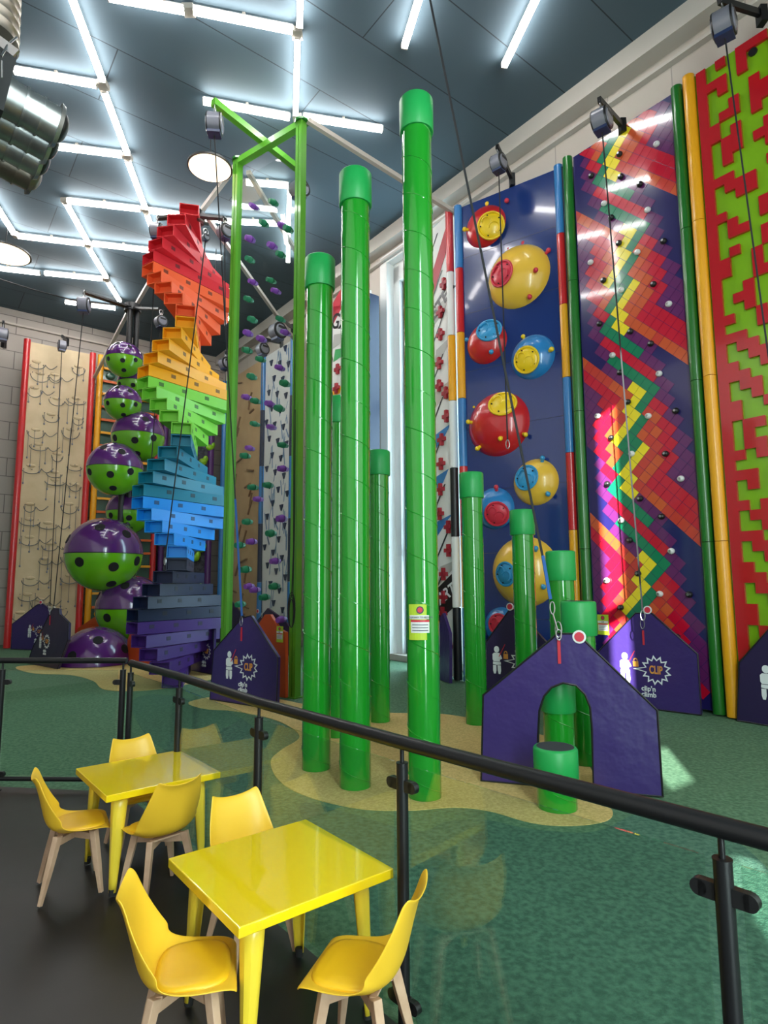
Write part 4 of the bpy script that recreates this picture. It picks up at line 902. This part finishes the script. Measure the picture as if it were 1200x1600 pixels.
# ================================================================== AIR NOZZLE UNIT, top left
t = empty('air_nozzle_unit', dep(15, 200, 3.2), 'black box with four silver air nozzles under a metal duct, top left', 'ventilation unit')
nA, nB = at(24, 160, 5.0), at(-10, 244, 5.0); dn = (nB-nA).normalized(); fx = (V3((.86, .5, -.12))); fx = (fx-dn*fx.dot(dn)).normalized(); fy = dn.cross(fx)
if fy.z < 0: fy = -fy
cc = (nA+nB)/2-fx*.36; b = MB(); b.obox(cc+dn*.05, fx*.30, fy*.24, dn*((nB-nA).length/2+.24)); b.build('housing', M['blackmat'], t, nosmooth=True)
sp = (nB-nA).length/3
for k in range(4):
    p = nA+dn*sp*k-fx*.06; b = MB(); r_ = .125
    b.cyl(p, p+fx*.10, r_*1.0, r_*.94, 32); b.cyl(p+fx*.10, p+fx*.115, r_*1.02, r_*1.02, 32); b.cyl(p+fx*.115, p+fx*.20, r_*.92, r_*.96, 32); b.cyl(p+fx*.20, p+fx*.21, r_*1.02, r_*1.02, 32); b.cyl(p+fx*.21, p+fx*.30, r_*.93, r_*.95, 32)
    b.cyl(p+fx*.30, p+fx*.325, r_*1.18, r_*1.08, 32); b.ell(p+fx*.325, r_*.8, r_*.8, .05, X=dn, Y=fy, Z=fx, nu=24, nv=6, v0=0, v1=PI/2, mi=1)
    b.build('nozzle', [M['galv'], M['black']], t)
d0 = dep(12, 62, 3.3); d1 = dep(22, -150, 3.3)
b.cyl(d0-V3((.13, 0, 0)), d1-V3((.13, 0, 0)), .17, n=32) if 0 else b.tube([d0.lerp(d1, (k+f)/14)-V3((.13, 0, 0)) for k in range(14) for f in (0, .08, .12, .92)], [(.174, .174, .17, .17)[f] for k in range(14) for f in range(4)], 32)
b.build('duct', M['copperduct'], t, sharp=50)
b = MB(); b.bar(dep(-6, 60, 3.1), dep(26, 84, 3.1), .05, .012, up=V3((0, 1, 0))); b.cyl(dep(3, 95, 3.05), dep(3, 122, 3.05), .004, n=8); b.tube([dep(2, 88, 3.05), dep(12, 70, 3.1), dep(26, 58, 3.15)], .006, 6); b.build('strap', M['steel'], t, nosmooth=True)

# ================================================================== BALUSTRADES
def glasspost(p, h, r, parent, dirs, clamp_z=(1.02, .14)):
    b = MB(); b.cyl(p+UP*.012, p+UP*(h-.09), r, n=20); b.cyl(p+UP*(h-.09), p+UP*(h-.085), r*1.05, n=20); b.cyl(p+UP*(h-.085), p+UP*(h-.02), r*.36, n=12)
    b.cyl(p+UP*.012, p+UP*.02, r*2.2, n=24)
    o = b.build('post', M['rail'], parent, sharp=50)
    for z in clamp_z:
        for d in dirs:
            b = MB(); L_ = .075; pts = []; w_ = .022; x = d; up = UP
            c0 = p+UP*z
            b.obox(c0+x*.045, x*.022, x.cross(UP)*.014, UP*.024); 
            n_ = x.cross(UP)
            b.cyl(c0+x*.067-n_*.014, c0+x*.067+n_*.014, .024, n=16)
            b.build('glass_clamp', M['black'], o, sharp=40)
    return o
Rail = [at(205, 1036, 1.2), at(281, 1057, 1.2), at(405, 1098, 1.2), at(628, 1160, 1.2), at(1125, 1292, 1.2)]
Rail.append(Rail[-1]+(Rail[-1]-Rail[-2])*1.3)
t = empty('glass_balustrade', V3((Rail[2].x, Rail[2].y, 0)), 'long black and glass balustrade sloping down across to the right edge', 'balustrade')
b = MB(); b.tube([p for p in Rail], .031, 14); b.build('handrail', M['rail'], t, sharp=60)
for i, p in enumerate(Rail[:-1]):
    ds = []
    if i > 0: v_ = Rail[i-1]-p; v_.z = 0; ds.append(v_.normalized())
    v_ = Rail[i+1]-p; v_.z = 0; ds.append(v_.normalized())
    glasspost(V3((p.x, p.y, 0)), 1.2, .026, t, ds)
for i in range(len(Rail)-1):
    A, B_ = Rail[i], Rail[i+1]; d = (B_-A); d.z = 0; l = d.length; d.normalize(); m_ = (A+B_)/2; m_.z = .60
    b = MB(); b.obox(m_, d*(l/2-.05), d.cross(UP)*.005, UP*.51); o = b.build('glass_pane', M['glass'], t, nosmooth=True)
A0, A1 = at(198, 1032, 1.2), at(-120, 1032, 1.2)
t = empty('glass_balustrade', V3(((A0.x+A1.x)/2, A0.y, 0)), 'level black and glass balustrade with a bottom rail at the left', 'balustrade')
b = MB(); b.tube([A0, A1], .027, 14); b.build('handrail', M['rail'], t, sharp=60)
pL = at(5, 1032, 1.2)
dl = (A1-A0).normalized(); dl.z = 0; dl.normalize()
A0b = A0+dl*.03
for p, ds in ((A0b, [dl]), (pL, [dl, -dl])): glasspost(V3((p.x, p.y, 0)), 1.2, .027, t, ds, (1.0, .16))
for A, B_ in ((A0b, pL), (pL, A1)):
    d = (B_-A); d.z = 0; l = d.length; d.normalize(); m_ = (A+B_)/2; m_.z = .63; b = MB(); b.obox(m_, d*(l/2-.05), d.cross(UP)*.005, UP*.48); b.build('glass_pane', M['glass'], t, nosmooth=True)
b = MB(); b.tube([A0b-UP*1.08, A1-UP*1.08], .02, 10); b.build('bottom_rail', M['rail'], t, sharp=60)

# ================================================================== TABLES
def make_table(c, yaw, w, label, h=.63):
    t = empty('cafe_table', (0, 0, 0), label, 'table', 'yellow metal cafe tables')
    b = MB(); b.box(-w/2, w/2, -w/2, w/2, h-.042, h); o = b.build('tabletop', M['table'], t, nosmooth=True)
    bv = o.modifiers.new('bevel', 'BEVEL'); bv.width = .005; bv.segments = 3
    b = MB(); q_ = w/2-.10; 
    for x0, x1, y0, y1 in ((-q_, q_, -q_, -q_+.012), (-q_, q_, q_-.012, q_), (-q_, -q_+.012, -q_, q_), (q_-.012, q_, -q_, q_)): b.box(x0, x1, y0, y1, h-.070, h-.043)
    b.build('apron', M['tableleg'], t, nosmooth=True)
    for sx in (-1, 1):
        for sy in (-1, 1):
            b = MB(); tp = V3((sx*(w/2-.115), sy*(w/2-.115), h-.04)); bt_ = V3((sx*(w/2-.085), sy*(w/2-.085), .03)); n = 14; rings = []
            out = V3((sx, sy, 0)).normalized(); tang = V3((-out.y, out.x, 0))
            for j in range(9):
                f = j/8; cpt = tp.lerp(bt_, f); rw = .050*(1-f)+.019*f
                for k in range(n+1):
                    th = -PI*.62+PI*1.24*k/n; rib = .006 if abs(th) < .28 and .12 < f < .85 else 0
                    rings.append(cpt+out*(rw*math.cos(th)*.8+rib)+tang*(rw*math.sin(th)))
            vs = rings+[p*1 for p in []]; fs = [(j*(n+1)+k, j*(n+1)+k+1, (j+1)*(n+1)+k+1, (j+1)*(n+1)+k) for j in range(8) for k in range(n)]
            b.add(vs, fs)
            o = b.build('leg', M['tableleg'], t, sharp=30, recalc=False); so_ = o.modifiers.new('thick', 'SOLIDIFY'); so_.thickness = .004
            b = MB(); b.cyl(bt_-UP*.018, bt_+UP*.02, .020, .022, n=16); b.build('foot', M['rubber'], o)
    t.location = (c[0], c[1], 0); t.rotation_euler = (0, 0, yaw); return t
make_table((-.489, 2.932), -.8937, .745, 'yellow metal table nearest the camera')
make_table((-1.638, 4.349), -.8766, .734, 'yellow metal table further left, by the balustrade corner')

# ================================================================== CHAIRS
def make_chair():
    t = empty('shell_chair', (0, 0, 0), None, 'chair', 'yellow shell chairs around the cafe tables')
    prof = [(.235, .425, .19, .0), (.225, .447, .205, .002), (.17, .455, .222, .008), (.08, .445, .232, .020), (-.02, .435, .236, .042), (-.10, .437, .236, .072), (-.155, .462, .234, .10), (-.185, .51, .232, .105), (-.202, .57, .228, .085), (-.218, .64, .218, .060), (-.236, .71, .203, .042), (-.255, .775, .186, .034), (-.272, .815, .172, .034), (-.290, .835, .160, .030)]
    na = 14; b = MB(); vs = []
    for i, (y, z, hw_, cu) in enumerate(prof):
        j0, j1 = max(i-1, 0), min(i+1, len(prof)-1); ty, tz = prof[j1][0]-prof[j0][0], prof[j1][1]-prof[j0][1]; l = math.hypot(ty, tz); ny, nz = tz/l, -ty/l
        for k in range(na+1):
            a = -1+2*k/na; e = abs(a)**2.6*cu
            top = (.018*abs(a)**2-.012 if i >= len(prof)-2 else 0)
            vs.append(V3((hw_*a*(1-.04*abs(a)**4), y+ny*e, z+nz*e+top)))
    m_ = na+1
    b.add(vs, [(i*m_+k, i*m_+k+1, (i+1)*m_+k+1, (i+1)*m_+k) for i in range(len(prof)-1) for k in range(na)])
    sh = b.build('shell', M['shell'], t, sharp=180, recalc=False); so_ = sh.modifiers.new('thick', 'SOLIDIFY'); so_.thickness = .009; so_.offset = 0
    ss = sh.modifiers.new('smooth', 'SUBSURF'); ss.levels = 1; ss.render_levels = 2
    b = MB(); n = 32; vs = []; cen = (0, .045)
    rim = [(math.copysign(abs(math.cos(2*PI*k/n))**.62, math.cos(2*PI*k/n)), math.copysign(abs(math.sin(2*PI*k/n))**.62, math.sin(2*PI*k/n))) for k in range(n)]
    def zs_(x, y): return .447+(abs(x)/.23)**2.6*.03*(1 if y < .1 else .4)-.010*math.exp(-((y)/.12)**2)
    lv = [(.98, .0), (1.0, .010), (.97, .022), (.85, .030), (.5, .034), (.2, .034)]
    for sc2, dz in lv:
        for rx, ry in rim:
            x, y = rx*.185*sc2, cen[1]+ry*.165*sc2; vs.append(V3((x, y, zs_(x, y)+dz)))
    fs = [(j*n+k, j*n+(k+1) % n, (j+1)*n+(k+1) % n, (j+1)*n+k) for j in range(len(lv)-1) for k in range(n)]+[tuple(range((len(lv)-1)*n, len(lv)*n)), tuple(range(n))[::-1]]
    b.add(vs, fs); tag(b.build('seat_pad', M['pad'], t, sharp=80), 'padded seat cushion')
    for sx in (-1, 1):
        for sy in (-1, 1):
            tp = V3((sx*.125, .01+sy*.115, .425)); bt_ = V3((sx*.195, .0+sy*.19-.005, .012)); b = MB(); d = (bt_-tp).normalized()
            x = V3((sx, -sy*1, 0)).normalized(); x = (x-d*x.dot(d)).normalized(); y = d.cross(x); vs = []
            for p, a_, b_ in ((tp, .021, .025), (tp.lerp(bt_, .5), .019, .021), (bt_, .012, .014)):
                vs += [p+x*a_+y*b_, p-x*a_+y*b_, p-x*a_-y*b_, p+x*a_-y*b_]
            b.add(vs, [(i*4+k, i*4+(k+1) % 4, i*4+4+(k+1) % 4, i*4+4+k) for i in (0, 1) for k in range(4)]+[(0, 3, 2, 1), (8, 9, 10, 11)])
            o = b.build('leg', M['wood'], t, nosmooth=True); bv = o.modifiers.new('bevel', 'BEVEL'); bv.width = .004; bv.segments = 2
            b = MB(); b.cyl(bt_-UP*.0, bt_+UP*.006, .012, n=10); b.build('foot_pad', M['rubber'], o)
    b = MB()
    for s_ in (-1, 1): b.bar(V3((-.13*s_, .01-.12, .385)), V3((.13*s_, .01+.12, .385)), .030, .045)
    b.bar(V3((-.12, .11, .418)), V3((.12, .11, .418)), .03, .012); b.bar(V3((-.12, -.09, .418)), V3((.12, -.09, .418)), .03, .012)
    b.build('cross_frame', M['wood'], t, nosmooth=True); return t
chair0 = make_chair()
ey = R(-51.2)
CH = [((-.800, 2.58), 14, 'yellow shell chair in the foreground, left of the near table'),
      ((-.095, 2.575), 162, 'yellow shell chair in the foreground, right of the near table'),
      ((-.705, 3.40), -51, 'yellow shell chair at the far side of the near table, only its back showing'),
      ((-1.985, 4.06), 30, 'yellow shell chair left of the further table, seen side-on'),
      ((-1.40, 3.98), 136, 'yellow shell chair between the two tables, seen from behind'),
      ((-1.825, 4.69), -51, 'yellow shell chair behind the further table, against the balustrade')]
for i, (pos, _, lab) in enumerate(CH):
    o = chair0 if i == 0 else copy_tree(chair0)
    o.location = (pos[0], pos[1], .012); o.rotation_euler = (0, 0, R(_-90)); o['label'] = lab; o.scale = (.87, .87, .86)
for o in bpy.data.objects:
    if o.name.startswith('cafe_table'): o.location.z = .012

b = MB(); pts = [dep(-10, 433, 17.0), dep(50, 452, 17.0), dep(110, 468, 16.6), dep(160, 474, 16.2), dep(205, 478, 15.95)]
b.tube(pts, .02, 6); tag(b.build('power_cable', M['web']), 'black cable sagging from the left edge to the ball tower pole', 'cable')
